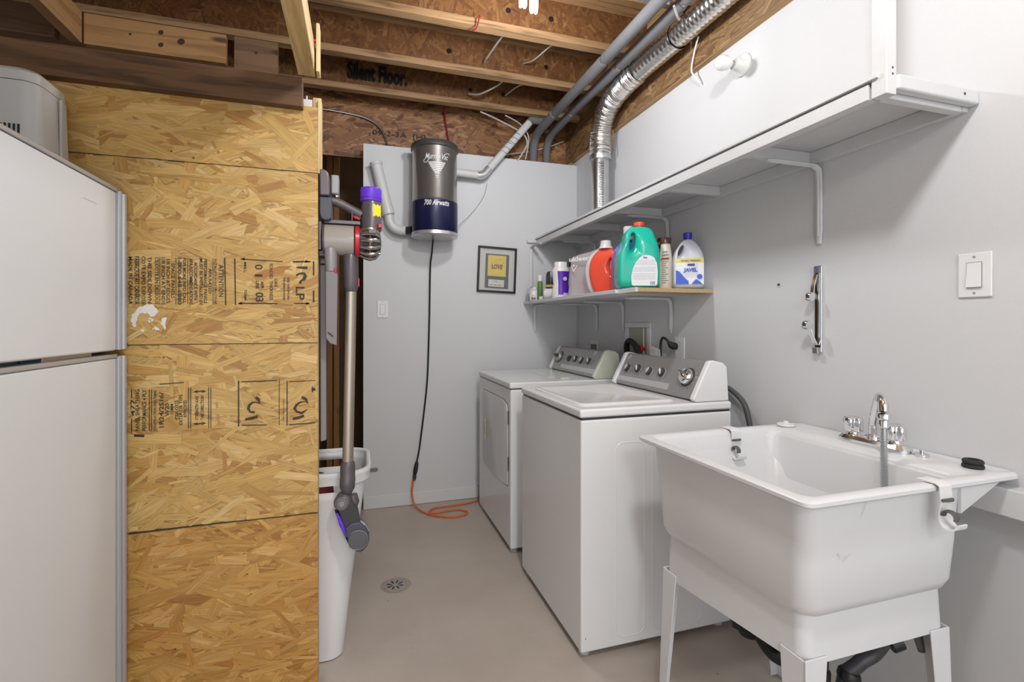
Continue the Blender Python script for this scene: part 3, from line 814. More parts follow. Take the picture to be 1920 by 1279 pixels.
MB().box(1.05, 1.10, 2.66, 3.0, 0.9062, 0.909).build('lint_tray_edge', ENAMEL, dr, bevel=0.001)

# drain and power cords behind the washer
hose = tag(MB().tube(smooth_path([(1.50, 2.36, 0.62), (1.50, 2.36, 0.90), (1.50, 2.42, 1.07), (1.50, 2.50, 1.12), (1.515, 2.56, 1.09), (1.535, 2.585, 1.02)]), 0.017, 14).build('drain_hose', RUBBER), 'black drain hose curling over behind the washer console into the wall box', 'hose')
cord = tag(MB().tube(smooth_path([(1.535, 1.80, 0.95), (1.525, 1.72, 0.935), (1.515, 1.64, 0.895), (1.51, 1.605, 0.83), (1.51, 1.59, 0.74), (1.51, 1.59, 0.5), (1.51, 1.60, 0.2)]), 0.011, 12).build('hose', P('dark_grey_hose', (0.07, 0.07, 0.075), 0.5)), 'dark grey hose hanging between the washer and the white tub', 'hose')

# recessed laundry box
lb = thing('laundry_box', 'white framed recessed laundry box with red tap above the washer', 'wall box', (XR, 2.49, 1.05))
y0, y1, z0, z1 = 2.37, 2.64, 0.99, 1.225
for a in ((y0, y1, z1 - 0.028, z1), (y0, y1, z0, z0 + 0.02), (y0, y0 + 0.032, z0 + 0.0205, z1 - 0.0285), (y1 - 0.032, y1, z0 + 0.0205, z1 - 0.0285)):
    MB().box(XR - 0.012, XR - 0.0005, *a).build('frame', TRIM, lb, bevel=0.002)
REC = P('box_inside', (0.36, 0.38, 0.30), 0.5)
MB().box(XR - 0.0035, XR - 0.0006, y0 + 0.033, y1 - 0.033, z0 + 0.021, z1 - 0.029).build('back_plate', REC, lb)
for a in ((XR - 0.011, XR - 0.0036, y1 - 0.037, y1 - 0.0325, z0 + 0.021, z1 - 0.029), (XR - 0.010, XR - 0.0036, 2.44, 2.444, z0 + 0.021, z1 - 0.029)):
    MB().box(*a).build('side_plate', TRIM, lb)
MB().lathe([(0.008, 0), (0.008, 0.02), (0.022, 0.02), (0.024, 0.03), (0.018, 0.036)], (XR - 0.0036, 2.435, 1.075), (-1, 0, 0.1), n=10).build('tap_handle', P('red_handle', (0.55, 0.02, 0.02), 0.4), lb)
MB().cyl((XR - 0.02, 2.45, 1.03), (XR - 0.02, 2.40, 1.045), 0.010).build('valve', P('brass', (0.5, 0.35, 0.12), 0.35, 1.0), lb)

# ------------------------------------------------------------------ switches and outlets


def plate(name, label, cat, c, axis, sx=0.075, sz=0.118, rocker=True, face_sign=-1):
    """axis 'x': on the right wall (faces -x); axis 'y': on the back wall (faces -y)"""
    t = thing(name, label, cat, c)
    cx, cy, cz = c

    def B(u0, u1, v0, v1, d0, d1):
        mb = MB()
        if axis == 'x': return mb.box(cx - d1, cx - d0, cy + u0, cy + u1, cz + v0, cz + v1)
        return mb.box(cx + u0, cx + u1, cy - d1, cy - d0, cz + v0, cz + v1)
    pl = B(-sx / 2, sx / 2, -sz / 2, sz / 2, 0.0004, 0.006).build('cover_plate', WPLAST, t, bevel=0.003, seg=3)
    if rocker:
        B(-0.0175, 0.0175, -0.034, 0.034, 0.0062, 0.0068).build('rocker_gap', P('grey_gap', (0.25, 0.25, 0.25), 0.5) if 'grey_gap' not in bpy.data.materials else bpy.data.materials['grey_gap'], t)
        if axis == 'x':
            pr = [(0.007, -0.0325), (0.0125, -0.0325), (0.009, 0.0), (0.0075, 0.0325), (0.007, 0.0325)]
            MB().prism(pr, lambda a, b, d: Vector((cx - a, cy + d, cz + b)), -0.016, 0.016).build('rocker', WPLAST, t, bevel=0.0008)
        else:
            B(-0.016, 0.016, -0.0325, 0.0325, 0.007, 0.009).build('rocker', WPLAST, t, bevel=0.0008)
    for v in (-0.048, 0.048):
        p = Vector((cx - 0.0061, cy, cz + v)) if axis == 'x' else Vector((cx, cy - 0.0061, cz + v))
        ax = (-1, 0, 0) if axis == 'x' else (0, -1, 0)
        MB().lathe([(0.0032, 0), (0.003, 0.001), (0.001, 0.0014)], p, ax, n=12).build('screw', P('plate_screw', (0.30, 0.30, 0.30), 0.4) if 'plate_screw' not in bpy.data.materials else bpy.data.materials['plate_screw'], t)
    return t


plate('light_switch', 'white rocker light switch at the right of the picture above the tub faucet', 'light switch', (XR, 0.868, 1.349), 'x')
plate('light_switch', 'white rocker light switch on the grey back wall left of the black cord', 'light switch', (0.150, YB, 1.315), 'y', sx=0.07, sz=0.112)
t = plate('wall_outlet', 'white wide outlet plate just above the dryer console', 'outlet', (XR, 3.06, 1.045), 'x', sx=0.115, sz=0.115, rocker=False)
MB().box(XR - 0.012, XR - 0.0065, 3.02, 3.10, 1.02, 1.078).build('outlet_face', P('outlet_grey', (0.16, 0.16, 0.16), 0.5), t, bevel=0.002)
t = plate('wall_outlet', 'white outlet plate with a black plug, right of the laundry box', 'outlet', (XR, 2.115, 1.075), 'x', sx=0.075, sz=0.15, rocker=False)
pgl = thing('power_plug', 'black power plug with cord looping down behind the washer console', 'plug', (XR - 0.02, 2.15, 1.10))
MB().tube([(XR - 0.0065, 2.14, 1.105), (XR - 0.02, 2.14, 1.105), (XR - 0.035, 2.145, 1.11), (XR - 0.045, 2.15, 1.125)], [0.016, 0.019, 0.017, 0.009], 14).build('plug_body', RUBBER, pgl)
MB().tube(smooth_path([(XR - 0.042, 2.15, 1.122), (XR - 0.05, 2.165, 1.14), (XR - 0.05, 2.195, 1.145), (XR - 0.05, 2.21, 1.12), (XR - 0.05, 2.212, 1.05), (XR - 0.05, 2.21, 0.9)]), 0.0065, 10).build('cord', RUBBER, pgl)
tg = thing('paper_tag', 'white printed paper tag hanging behind the washer console beside the plug', 'tag', (XR - 0.06, 2.22, 1.03))
fT = lambda a, b, d=0: Vector((XR - 0.070 - d + (b - 1.05) * 0.1, 2.235 - a + (b - 1.05) * 0.25 - 0.01, b))
MB().prism([(-0.055, 0.99), (0.045, 0.985), (0.04, 1.085), (-0.04, 1.105)], fT, 0, 0.0006).build('sheet', P('paper', (0.72, 0.72, 0.72), 0.7), tg)
mb = MB()
R = random.Random(3)
for i in range(9):
    z = 1.078 - i * 0.009
    for k in range(3):
        a = -0.035 + k * 0.025 + R.uniform(0, 0.004)
        mb.line(a, z, a + R.uniform(0.01, 0.02), z, 0.0016, lambda p, q: fT(p, q, 0.0009))
mb.build('print', INK, tg)
# ------------------------------------------------------------------ upper shelf
us = thing('wall_shelf', 'long white upper shelf hung on the right wall, seen from below', 'shelf', (XR, 2.1, 1.79))
ZS = 1.787
MB().box(1.232, 1.262, 0.912, YB - 0.001, ZS, ZS + 0.040).build('front_rail', SHELFP, us, bevel=0.002)
MB().box(XR - 0.022, XR - 0.0005, 0.8845, YB - 0.001, ZS, ZS + 0.044).build('wall_cleat', SHELFP, us, bevel=0.002)
MB().box(1.225, XR - 0.001, 0.886, YB - 0.001, ZS + 0.0445, ZS + 0.056).build('shelf_board', SHELFP, us, bevel=0.001)
MB().box(1.2625, XR - 0.0225, 0.8845, 0.912, ZS - 0.002, ZS + 0.0443).build('end_rail', SHELFP, us, bevel=0.004)
MB().box(1.2625, XR - 0.001, 0.858, 0.884, ZS + 0.010, ZS + 0.048).build('end_rail', SHELFP, us, bevel=0.006)
for y in (1.345, 1.80, 2.24, 2.67, 3.08):
    MB().box(1.263, XR - 0.0225, y, y + 0.022, ZS + 0.004, ZS + 0.044).build('cross_rail', SHELFP, us, bevel=0.0015)
MB().box(1.232, 1.2655, 0.866, 0.9045, ZS - 0.002, 2.94).build('hanging_post', SHELFP, us, bevel=0.002)
mb = MB()
for z in (1.835, 1.85): mb.cyl((1.252, 0.8655, z), (1.252, 0.867, z), 0.003, n=10)
mb.build('screw', DARKG, us)
mb = MB().cyl((1.50, 0.8575, ZS + 0.030), (1.50, 0.859, ZS + 0.030), 0.004, n=10)
mb.build('screw', DARKG, us)


def bracket(label, loc, arm=0.245, leg=0.27, rotz=0.0):
    """L bracket: origin at the wall face under the shelf; arm runs toward -x"""
    t = thing('shelf_bracket', label, 'bracket', (0, 0, 0), 'white L-shaped shelf brackets')
    pts = [(-arm, 0, -0.012), (-arm * 0.8, 0, -0.010), (-0.05, 0, -0.010), (-0.022, 0, -0.016), (-0.008, 0, -0.042), (-0.006, 0, -leg * 0.7), (-0.006, 0, -leg)]
    path = smooth_path(pts, 5)
    rr = [0.6 + 0.4 * min(1, (i + 1) / 5, (len(path) - i) / 4) for i in range(len(path))]
    MB().tube(path, [0.0145 * r for r in rr], 16, sx=0.38, sy=1.0, up=(1, 0, 1)).build('bracket_body', SHELFP, t)
    p2 = [p + Vector((-0.004, 0, -0.004)) for p in path[3:-2]]
    MB().tube(p2, 0.0055, 10, sx=0.7, up=(1, 0, 1)).build('raised_rib', SHELFP, t)
    t.location = loc
    t.rotation_euler = (0, 0, rotz)
    return t


MB().box(1.160, 1.2315, YB - 0.022, YB - 0.001, ZS + 0.018, ZS + 0.040).build('end_block', SHELFP, us, bevel=0.003)
bracket('white shelf bracket under the upper shelf, nearest the camera with its leg on bare wall', (XR - 0.001, 1.325, ZS), 0.24, 0.285)
bracket('white shelf bracket under the upper shelf, right behind the green jug', (XR - 0.001, 2.215, ZS), 0.24, 0.27)
bracket('white shelf bracket under the upper shelf, above the clear packaging bag', (XR - 0.001, 3.04, ZS), 0.24, 0.27)
bracket('white shelf bracket on the back wall at the far left end of the upper shelf', (1.195, YB - 0.001, ZS), 0.20, 0.30, rotz=PI / 2)

# ------------------------------------------------------------------ lower shelf
ZL = 1.361
ls = thing('wall_shelf', 'white lower shelf carrying the detergent bottles, with a bare chipboard end', 'shelf', (XR, 2.6, ZL))
MB().box(1.135, XR - 0.0005, 2.02, YB - 0.001, ZL, ZL + 0.018).build('shelf_board', SHELFP, ls, bevel=0.0015)
CHIP = P('chipboard', (0.46, 0.34, 0.19), 0.8, var=0.45, vscale=220, bump=0.4, bscale=300)
cb = MB().box(1.165, XR - 0.0005, 1.872, 2.0195, ZL, ZL + 0.018).build('chipboard_end', CHIP, ls, bevel=0.001)
MB().box(1.150, 1.1645, 1.872, 2.0195, ZL - 0.001, ZL + 0.019).build('painted_edge', SHELFP, ls, bevel=0.001)
bracket('white shelf bracket under the lower shelf above the plug outlet', (XR - 0.001, 2.185, ZL), 0.27, 0.19)
bracket('white shelf bracket under the lower shelf just left of the laundry box', (XR - 0.001, 2.67, ZL), 0.27, 0.19)
bracket('white shelf bracket under the lower shelf, farthest along the right wall above the dryer', (XR - 0.001, 3.02, ZL), 0.27, 0.185)
bracket('white shelf bracket on the back wall at the far left end of the lower shelf', (1.225, YB - 0.001, ZL), 0.20, 0.20, rotz=PI / 2)

# ------------------------------------------------------------------ things on the lower shelf
ZT = ZL + 0.0185


def plastic(name, col, rough=0.28): return P(name, col, rough, var=0.03)


def bottle(t, prof, c, mat, sx=1.0, sy=1.0, rot=0.0, name='bottle_body', n=32):
    """prof (half-width, height); elliptical section turned by rot"""
    rings = []
    for r, h in prof:
        rings.append([Vector((c[0] + r * sx * math.cos(a) * math.cos(rot) - r * sy * math.sin(a) * math.sin(rot), c[1] + r * sx * math.cos(a) * math.sin(rot) + r * sy * math.sin(a) * math.cos(rot), c[2] + h)) for a in [2 * PI * i / n for i in range(n)]])
    return MB().loft(rings).build(name, mat, t, ang=50)


def jug_body(t, c, rot, W, D, H, mat, prof_l, hole, rc=0.03, name='jug_body', lean=0.0):
    """slab-like jug with a real handle hole. Outline prof_l: (a,h) around; hole: (ca,ch,ra,rh). built as two-sided sheet."""
    N = 44
    # outer outline resampled
    P2 = [Vector(p) for p in prof_l]
    seg = [(P2[i] - P2[i - 1]).length for i in range(len(P2))]
    # uniform resample of closed outline by arclength
    pts = P2 + [P2[0]]
    L = [0]
    for i in range(1, len(pts)): L.append(L[-1] + (pts[i] - pts[i - 1]).length)
    out = []
    for k in range(N):
        s = L[-1] * k / N
        for i in range(1, len(pts)):
            if L[i] >= s - 1e-9:
                u = (s - L[i - 1]) / max(1e-9, L[i] - L[i - 1])
                out.append(pts[i - 1].lerp(pts[i], u)); break
    for _ in range(1):
        out = [(out[i - 1] + out[i] * 2 + out[(i + 1) % N]) / 4 for i in range(N)]
    ca, ch, ra, rh, tilt = hole
    inner = []
    for p in out:
        a = math.atan2((p.y - ch) / rh, (p.x - ca) / ra)
        q = Vector((math.cos(a) * ra, math.sin(a) * rh))
        q = Vector((q.x * math.cos(tilt) - q.y * math.sin(tilt), q.x * math.sin(tilt) + q.y * math.cos(tilt)))
        inner.append(Vector((ca, ch)) + q)
    cr, sr = math.cos(rot), math.sin(rot)
    f = lambda p, d: Vector((c[0] + p.x * cr - d * sr, c[1] + p.x * sr + d * cr, c[2] + p.y))

    def dep(p):   # thinner near the handle / top
        k = max(0.0, min(1.0, (H * 0.98 - p.y) / (H * 0.34)))
        return D / 2 * (0.42 + 0.58 * math.sin(k * PI / 2))
    rings = []
    cen = Vector((ca, ch))
    for tt, dk in ((0.0, 0.55), (0.07, 0.9), (0.18, 1.0), (0.5, 1.0), (0.80, 0.98), (0.92, 0.80), (1.0, 0.35)):
        rings.append([(out[i].lerp(inner[i], tt), -dk) for i in range(N)])
    loop = rings + [[(p, -d) for p, d in r] for r in reversed(rings)]
    R3 = [[f(p, d * dep(p)) for p, d in r] for r in loop]
    mb = MB()
    V = [[mb.bm.verts.new(q) for q in r] for r in R3]
    m = len(V)
    for i in range(m):
        k = (i + 1) % m
        for j in range(N):
            jj = (j + 1) % N
            mb.bm.faces.new((V[i][j], V[i][jj], V[k][jj], V[k][j]))
    return mb.build(name, mat, t, ang=60, sub=1), f


# bleach jug
WBOT = P('milky_plastic', (0.62, 0.63, 0.72), 0.35, var=0.02)
t = thing('bleach_jug', 'milky white jug with a dark blue cap and yellow and blue label', 'jug', (1.475, 1.955, ZT))
c = (1.484, 1.957, ZT); rot = -0.50
ol = [(-0.070, 0.004), (-0.066, 0), (0.066, 0), (0.070, 0.004), (0.070, 0.135), (0.066, 0.165), (0.050, 0.200), (0.030, 0.228), (0.018, 0.240), (-0.018, 0.240), (-0.032, 0.228), (-0.055, 0.190), (-0.068, 0.155), (-0.070, 0.13)]
body, f = jug_body(t, c, rot, 0.14, 0.118, 0.24, WBOT, ol, (-0.036, 0.185, 0.0075, 0.026, -0.45))
MB().lathe([(0.017, 0.236), (0.017, 0.245), (0.0205, 0.245), (0.0205, 0.268), (0.018, 0.270)], (c[0], c[1], c[2]), n=24).build('cap', P('blue_cap', (0.03, 0.04, 0.42), 0.35), t)
fw = lambda a, b, d=0.061: Vector((c[0] + a * math.cos(rot) + d * math.sin(rot), c[1] + a * math.sin(rot) - d * math.cos(rot), c[2] + b))
LAB = P('white_label', (0.74, 0.75, 0.80), 0.4); BLUE = P('label_blue', (0.04, 0.10, 0.55), 0.4); YEL = P('label_yellow', (0.72, 0.62, 0.08), 0.4); NAVYP = P('label_navy', (0.02, 0.03, 0.20), 0.4)
lab = MB().prism([(-0.062, 0.022), (0.062, 0.022), (0.062, 0.122), (-0.062, 0.122)], lambda a, b, d: fw(a, b, 0.060 + d - abs(a) ** 2 * 0.6), 0, 0.001).build('label', LAB, t)
MB().flat([(-0.062, 0.122), (0.062, 0.122), (0.062, 0.142), (-0.062, 0.142)], lambda a, b: fw(a, b, 0.0612 - abs(a) ** 2 * 0.6)).build('label_band', YEL, t)
mb = MB().text('DOUBLE  STRENGTH', lambda a, b: fw(a + 0.004, 0.131 + b, 0.0620), size=0.009, width=0.085, bold=0.03)
mb.build('lettering', NAVYP, lab)
mb = MB().flat([(-0.061, 0.023), (-0.004, 0.023), (-0.006, 0.038), (-0.022, 0.052), (-0.034, 0.068), (-0.046, 0.082), (-0.061, 0.088)], lambda a, b: fw(a, b, 0.0622 - abs(a) ** 2 * 0.5))
mb.flat([(0.008, 0.023), (0.056, 0.023), (0.045, 0.034), (0.030, 0.046), (0.02, 0.038)], lambda a, b: fw(a, b, 0.0622))
mb.lathe([(0.010, 0), (0.012, 0.0002)], fw(0.044, 0.057, 0.0622), (math.sin(rot), -math.cos(rot), 0), n=20)
mb.text('JAVEL', lambda a, b: fw(0.004 + a, 0.086 + b, 0.0624), size=0.022, width=0.060, bold=0.05)
mb.build('lettering', BLUE, lab)
MB().flat([(-0.010, 0.107), (0.022, 0.107), (0.022, 0.117), (-0.010, 0.117)], lambda a, b: fw(a, b, 0.0622)).build('logo_patch', NAVYP, lab)

# cream shampoo bottle
t = thing('lotion_bottle', 'tall cream bottle with a brown cap between the green jug and the bleach', 'bottle', (1.405, 2.0, ZT))
c = (1.398, 2.008, ZT)
CREAM = plastic('cream_plastic', (0.66, 0.60, 0.50))
BROWN = plastic('brown_cap_plastic', (0.075, 0.035, 0.022))
bottle(t, [(0.034, 0), (0.036, 0.004), (0.0385, 0.04), (0.0385, 0.10), (0.034, 0.16), (0.027, 0.205), (0.024, 0.222)], c, CREAM, 0.88, 0.6, -0.4)
bottle(t, [(0.026, 0.2225), (0.026, 0.248), (0.024, 0.250)], c, BROWN, 1.0, 0.8, -0.4, 'cap')
rot = -0.45
fl = lambda a, b, d=0.026: Vector((c[0] + a * math.cos(rot) + d * math.sin(rot), c[1] + a * math.sin(rot) - d * math.cos(rot), c[2] + b))
mb = MB()
for i in range(11): mb.line(-0.022, 0.135 - i * 0.010, -0.022 + (0.022 if i % 3 else 0.030), 0.135 - i * 0.010, 0.003, fl)
mb.line(-0.020, 0.165, 0.010, 0.166, 0.006, lambda a, b: fl(a, b, 0.024)); mb.line(-0.018, 0.180, 0.006, 0.181, 0.005, lambda a, b: fl(a, b, 0.022))
mb.build('lettering', P('label_grey', (0.20, 0.22, 0.20), 0.5), t)
MB().line(-0.024, 0.148, 0.012, 0.149, 0.008, lambda a, b: fl(a, b, 0.0265)).build('red_line', P('label_red', (0.28, 0.03, 0.02), 0.5), t)

# dark brown pump bottle behind
t = thing('pump_bottle', 'bottle with a dark brown pump head, mostly hidden behind the green jug', 'bottle', (1.47, 2.16, ZT))
c = (1.445, 2.115, ZT)
bottle(t, [(0.03, 0), (0.034, 0.01), (0.034, 0.17), (0.02, 0.195), (0.014, 0.20), (0.014, 0.215)], c, plastic('rose_bottle', (0.42, 0.30, 0.28)))
MB().lathe([(0.016, 0.2155), (0.016, 0.232), (0.006, 0.236), (0.006, 0.250), (0.017, 0.250), (0.019, 0.262), (0.014, 0.270)], c, n=24).build('pump_collar', BROWN, t)
MB().tube([(c[0], c[1], c[2] + 0.259), (c[0] + 0.02, c[1] - 0.015, c[2] + 0.262), (c[0] + 0.032, c[1] - 0.028, c[2] + 0.250)], [0.010, 0.008, 0.005], 12).build('pump_spout', BROWN, t)

# big green jug
t = thing('detergent_jug', 'large teal green jug with an orange-red cap and an arched white label', 'jug', (1.26, 2.02, ZT))
c = (1.258, 2.035, ZT); rot = -0.30
TEAL = plastic('teal_plastic', (0.015, 0.45, 0.34), 0.22)
ol = [(-0.100, 0.006), (-0.095, 0), (0.095, 0), (0.100, 0.006), (0.100, 0.15), (0.099, 0.185), (0.088, 0.225), (0.074, 0.255), (0.078, 0.275), (0.068, 0.290), (0.040, 0.300), (-0.020, 0.300), (-0.048, 0.290), (-0.062, 0.262), (-0.070, 0.205), (-0.082, 0.180), (-0.100, 0.160)]
body, f = jug_body(t, c, rot, 0.2, 0.125, 0.30, TEAL, ol, (-0.030, 0.228, 0.0115, 0.040, -0.16))
MB().lathe([(0.020, 0.295), (0.020, 0.302), (0.0245, 0.302), (0.0245, 0.318), (0.022, 0.320)], (c[0] + 0.01, c[1] - 0.003, c[2]), n=28).build('cap', plastic('orange_cap', (0.75, 0.10, 0.05)), t)
fg = lambda a, b, d=0.0645: Vector((c[0] + a * math.cos(rot) + d * math.sin(rot), c[1] + a * math.sin(rot) - d * math.cos(rot), c[2] + b))
arch = [(-0.040, 0.020), (-0.033, 0.016), (0.070, 0.016), (0.078, 0.022), (0.080, 0.08), (0.076, 0.120), (0.064, 0.145), (0.045, 0.156), (0.022, 0.158), (0.0, 0.148), (-0.020, 0.125), (-0.034, 0.095), (-0.042, 0.06)]
lab = MB().prism(arch, lambda a, b, d: fg(a, b, 0.0640 + d), 0, 0.0008).build('label', LAB, t)
mb = MB()
R = random.Random(8)
for i in range(15):
    z = 0.132 - i * 0.0062
    if i in (4, 9): continue
    w0 = -0.030 - min(0, (0.10 - z)) * -0.45; a = -0.034 if z < 0.09 else -0.034 + (z - 0.09) * 0.55
    while a < 0.068:
        l = R.uniform(0.004, 0.014)
        mb.line(a, z, min(a + l, 0.072), z, 0.0016, lambda p, q: fg(p, q, 0.0652)); a += l + 0.0022
mb.build('small_print', P('print_grey', (0.34, 0.35, 0.40), 0.5), lab)
mb = MB().text('Gain', lambda a, b: fg(0.022 + a, 0.146 + b, 0.0652), size=0.012, width=0.020, bold=0.04)
for i in range(8): mb.line(0.047 + i * 0.0028, 0.020, 0.047 + i * 0.0028, 0.036, 0.0010 if i % 3 else 0.0018, lambda p, q: fg(p, q, 0.0652))
mb.build('lettering', NAVYP, lab)

# blue jug
t = thing('detergent_jug', 'blue jug with a tall translucent measuring cap behind the green jug', 'jug', (1.25, 2.2, ZT))
c = (1.300, 2.168, ZT); rot = -0.30
BLU = plastic('blue_plastic', (0.05, 0.17, 0.62), 0.25)
ol = [(-0.078, 0.01), (-0.070, 0), (0.070, 0), (0.078, 0.01), (0.088, 0.09), (0.088, 0.15), (0.078, 0.21), (0.055, 0.248), (0.025, 0.262), (-0.025, 0.262), (-0.055, 0.245), (-0.080, 0.20), (-0.090, 0.14), (-0.088, 0.07)]
jug_body(t, c, rot, 0.17, 0.085, 0.26, BLU, ol, (-0.055, 0.150, 0.011, 0.044, -0.1))
CLEARW = P('translucent_cap', (0.72, 0.70, 0.72), 0.3, alpha=0.85)
MB().lathe([(0.026, 0.258), (0.030, 0.266), (0.030, 0.280), (0.024, 0.284), (0.025, 0.325), (0.023, 0.327)], (c[0] - 0.008, c[1], c[2]), n=24).build('measuring_cap', CLEARW, t)

# red jug
t = thing('detergent_jug', 'orange-red bulging jug with a white collar and white back, left of the blue jug', 'jug', (1.26, 2.36, ZT))
c = (1.272, 2.365, ZT); rot = -0.85
REDP = plastic('orange_red_plastic', (0.76, 0.085, 0.045), 0.22)
ol = [(-0.060, 0.01), (-0.052, 0), (0.060, 0), (0.068, 0.01), (0.086, 0.07), (0.093, 0.13), (0.086, 0.185), (0.062, 0.228), (0.030, 0.25), (-0.022, 0.25), (-0.058, 0.225), (-0.082, 0.18), (-0.090, 0.125), (-0.080, 0.06)]
jug_body(t, c, rot, 0.17, 0.088, 0.25, REDP, ol, (0.040, 0.145, 0.010, 0.040, 0.1))
c2 = (c[0] - 0.010, c[1] + 0.034, ZT)
ol2 = [(a * 1.03, b * 0.985) for a, b in ol]
jug_body(t, c2, rot, 0.17, 0.05, 0.25, P('translucent_white', (0.62, 0.58, 0.58), 0.35), ol2, (0.040, 0.145, 0.010, 0.040, 0.1), name='back_shell')
MB().lathe([(0.040, 0.244), (0.030, 0.262), (0.028, 0.285), (0.026, 0.287)], c, n=24).build('cap', CLEARW, t)

# clear bag with pinkish contents
t = thing('plastic_bag', 'crumpled clear plastic bag printed white with pink things inside', 'bag', (1.25, 2.62, ZT))
BAGM = P('clear_film', (0.66, 0.60, 0.62), 0.10, alpha=0.55, spec=0.8)
c = (1.262, 2.60)
R = random.Random(21)
rings = []
for k in range(10):
    h = k / 9
    hx = 0.105 - 0.03 * h * 0.4; hy = 0.055 * (1 - h) ** 0.6 + 0.004
    rg = []
    for i in range(40):
        a = 2 * PI * i / 40
        r_ = 1 + 0.035 * math.sin(5 * a + 3 * h) + R.uniform(-0.035, 0.035)
        u = hx * r_ * math.copysign(abs(math.cos(a)) ** 0.5, math.cos(a)); v = hy * r_ * math.sin(a)
        ro = -1.02
        rg.append(Vector((c[0] + u * math.cos(ro) - v * math.sin(ro), c[1] + u * math.sin(ro) + v * math.cos(ro), ZT + 0.001 + h * (0.250 + 0.022 * math.cos(a)))))
    rings.append(rg)
MB().loft(rings).build('bag_film', BAGM, t, ang=25)
mb = MB()
for i in range(9):
    u = R.uniform(-0.05, 0.06); z = R.uniform(0.02, 0.10)
    mb.sphere((c[0] + u * 0.52, c[1] - u * 0.85, ZT + z + 0.003), R.uniform(0.014, 0.022), n=10)
mb.build('pink_contents', P('pink_stuff', (0.55, 0.16, 0.36), 0.35, var=0.3, vscale=60), t)
fb = lambda a, b: Vector((c[0] + a * 0.52 - 0.052, c[1] - a * 0.85 - 0.033, ZT + b))
mb = MB().text('ukleen', lambda a, b: fb(a + 0.0, 0.215 + b), size=0.036, width=0.14, bold=0.03)
mb.stroke([(-0.055, 0.175), (-0.038, 0.145), (-0.015, 0.178)], [0.006, 0.014, 0.004], fb)
mb.lathe([(0.001, 0), (0.007, 0.0002)], fb(-0.038, 0.178), (-0.85, -0.52, 0), n=12)
mb.build('white_print', P('white_print', (0.75, 0.74, 0.75), 0.4), t)

# purple and white bottle
t = thing('cleaner_bottle', 'white bottle with a deep purple wrap label, left of the clear bag', 'bottle', (1.215, 2.86, ZT))
c = (1.213, 2.845, ZT)
WB = plastic('white_bottle_plastic', (0.72, 0.71, 0.72))
bottle(t, [(0.055, 0), (0.057, 0.004), (0.055, 0.05), (0.047, 0.09), (0.052, 0.14), (0.055, 0.17), (0.046, 0.192), (0.040, 0.197), (0.040, 0.224), (0.037, 0.228)], c, WB, 1.0, 0.7, -0.3)
rings = []
for r, h in ((0.0563, 0.008), (0.0558, 0.05), (0.048, 0.09), (0.0528, 0.14), (0.0555, 0.168)):
    rings.append([Vector((c[0] + r * math.cos(a) * math.cos(-0.3) - r * 0.7 * math.sin(a) * math.sin(-0.3), c[1] + r * math.cos(a) * math.sin(-0.3) + r * 0.7 * math.sin(a) * math.cos(-0.3), c[2] + h)) for a in [math.radians(-112 + 95 * i / 14) + (0.15 * (0.1 - h) * 5) for i in range(15)]])
lab = MB().loft(rings, False, False, closed=False).build('label', P('label_purple', (0.09, 0.015, 0.40), 0.35), t)
mb = MB()
fp = lambda a, b, d=0.043: Vector((c[0] + 0.018 + a * 0.97 - d * 0.27, c[1] - a * 0.2 - d, c[2] + b))
mb.lathe([(0.001, 0), (0.013, 0.001)], fp(0.004, 0.12), (-0.2, -1, 0), n=14)
mb.flat([(-0.006, 0.012), (0.022, 0.012), (0.022, 0.030), (-0.006, 0.034)], lambda a, b: fp(a, b, 0.0445))
mb.build('label_marks', P('label_lilac', (0.50, 0.42, 0.62), 0.4), lab)

# brown-capped bottle peeking from behind
t = thing('lotion_bottle', 'slim bottle with a black cap peeking out above the purple bottle', 'bottle', (1.36, 3.04, ZT))
c = (1.345, 3.03, ZT)
bottle(t, [(0.028, 0), (0.03, 0.01), (0.03, 0.18), (0.02, 0.205), (0.02, 0.222)], c, plastic('grey_bottle', (0.30, 0.29, 0.28)))
MB().lathe([(0.026, 0.2225), (0.026, 0.248), (0.024, 0.25)], c, n=20).build('cap', BLACK, t)

# dark spray can / jar
t = thing('spray_can', 'dark grey metallic can standing behind the white paper roll', 'can', (1.21, 3.03, ZT))
c = (1.225, 3.035, ZT)
MB().lathe([(0.034, 0), (0.036, 0.004), (0.036, 0.105), (0.0345, 0.107), (0.036, 0.110), (0.035, 0.165), (0.028, 0.185), (0.022, 0.188)], c, n=28).build('can_body', P('gunmetal', (0.10, 0.10, 0.11), 0.3, 0.6), t)
MB().lathe([(0.0365, 0.085), (0.0365, 0.098)], c, n=28).build('yellow_band', YEL, t)
# crumpled film beside it
t = tag(MB().loft([[Vector((1.275 + (0.018 + 0.006 * R.random()) * math.cos(a) * (1.2 - k * 0.12), 2.965 + 0.02 * math.sin(a) * (1.2 - k * 0.12) + R.uniform(-0.004, 0.004), ZT + 0.001 + k * 0.033)) for a in [2 * PI * i / 12 for i in range(12)]] for k in range(6)]).build('plastic_wrap', BAGM, ang=20), 'crumpled clear wrap between the dark can and the purple bottle', 'plastic wrap')

# green tube bottle
t = thing('spray_bottle', 'slim green bottle with a white cap, left of the dark can', 'bottle', (1.172, 3.12, ZT))
c = (1.176, 3.115, ZT)
bottle(t, [(0.016, 0), (0.018, 0.003), (0.018, 0.12), (0.015, 0.128)], c, plastic('green_plastic', (0.10, 0.22, 0.06)))
MB().lathe([(0.017, 0.1285), (0.017, 0.165), (0.014, 0.170)], c, n=20).build('cap', WB, t)

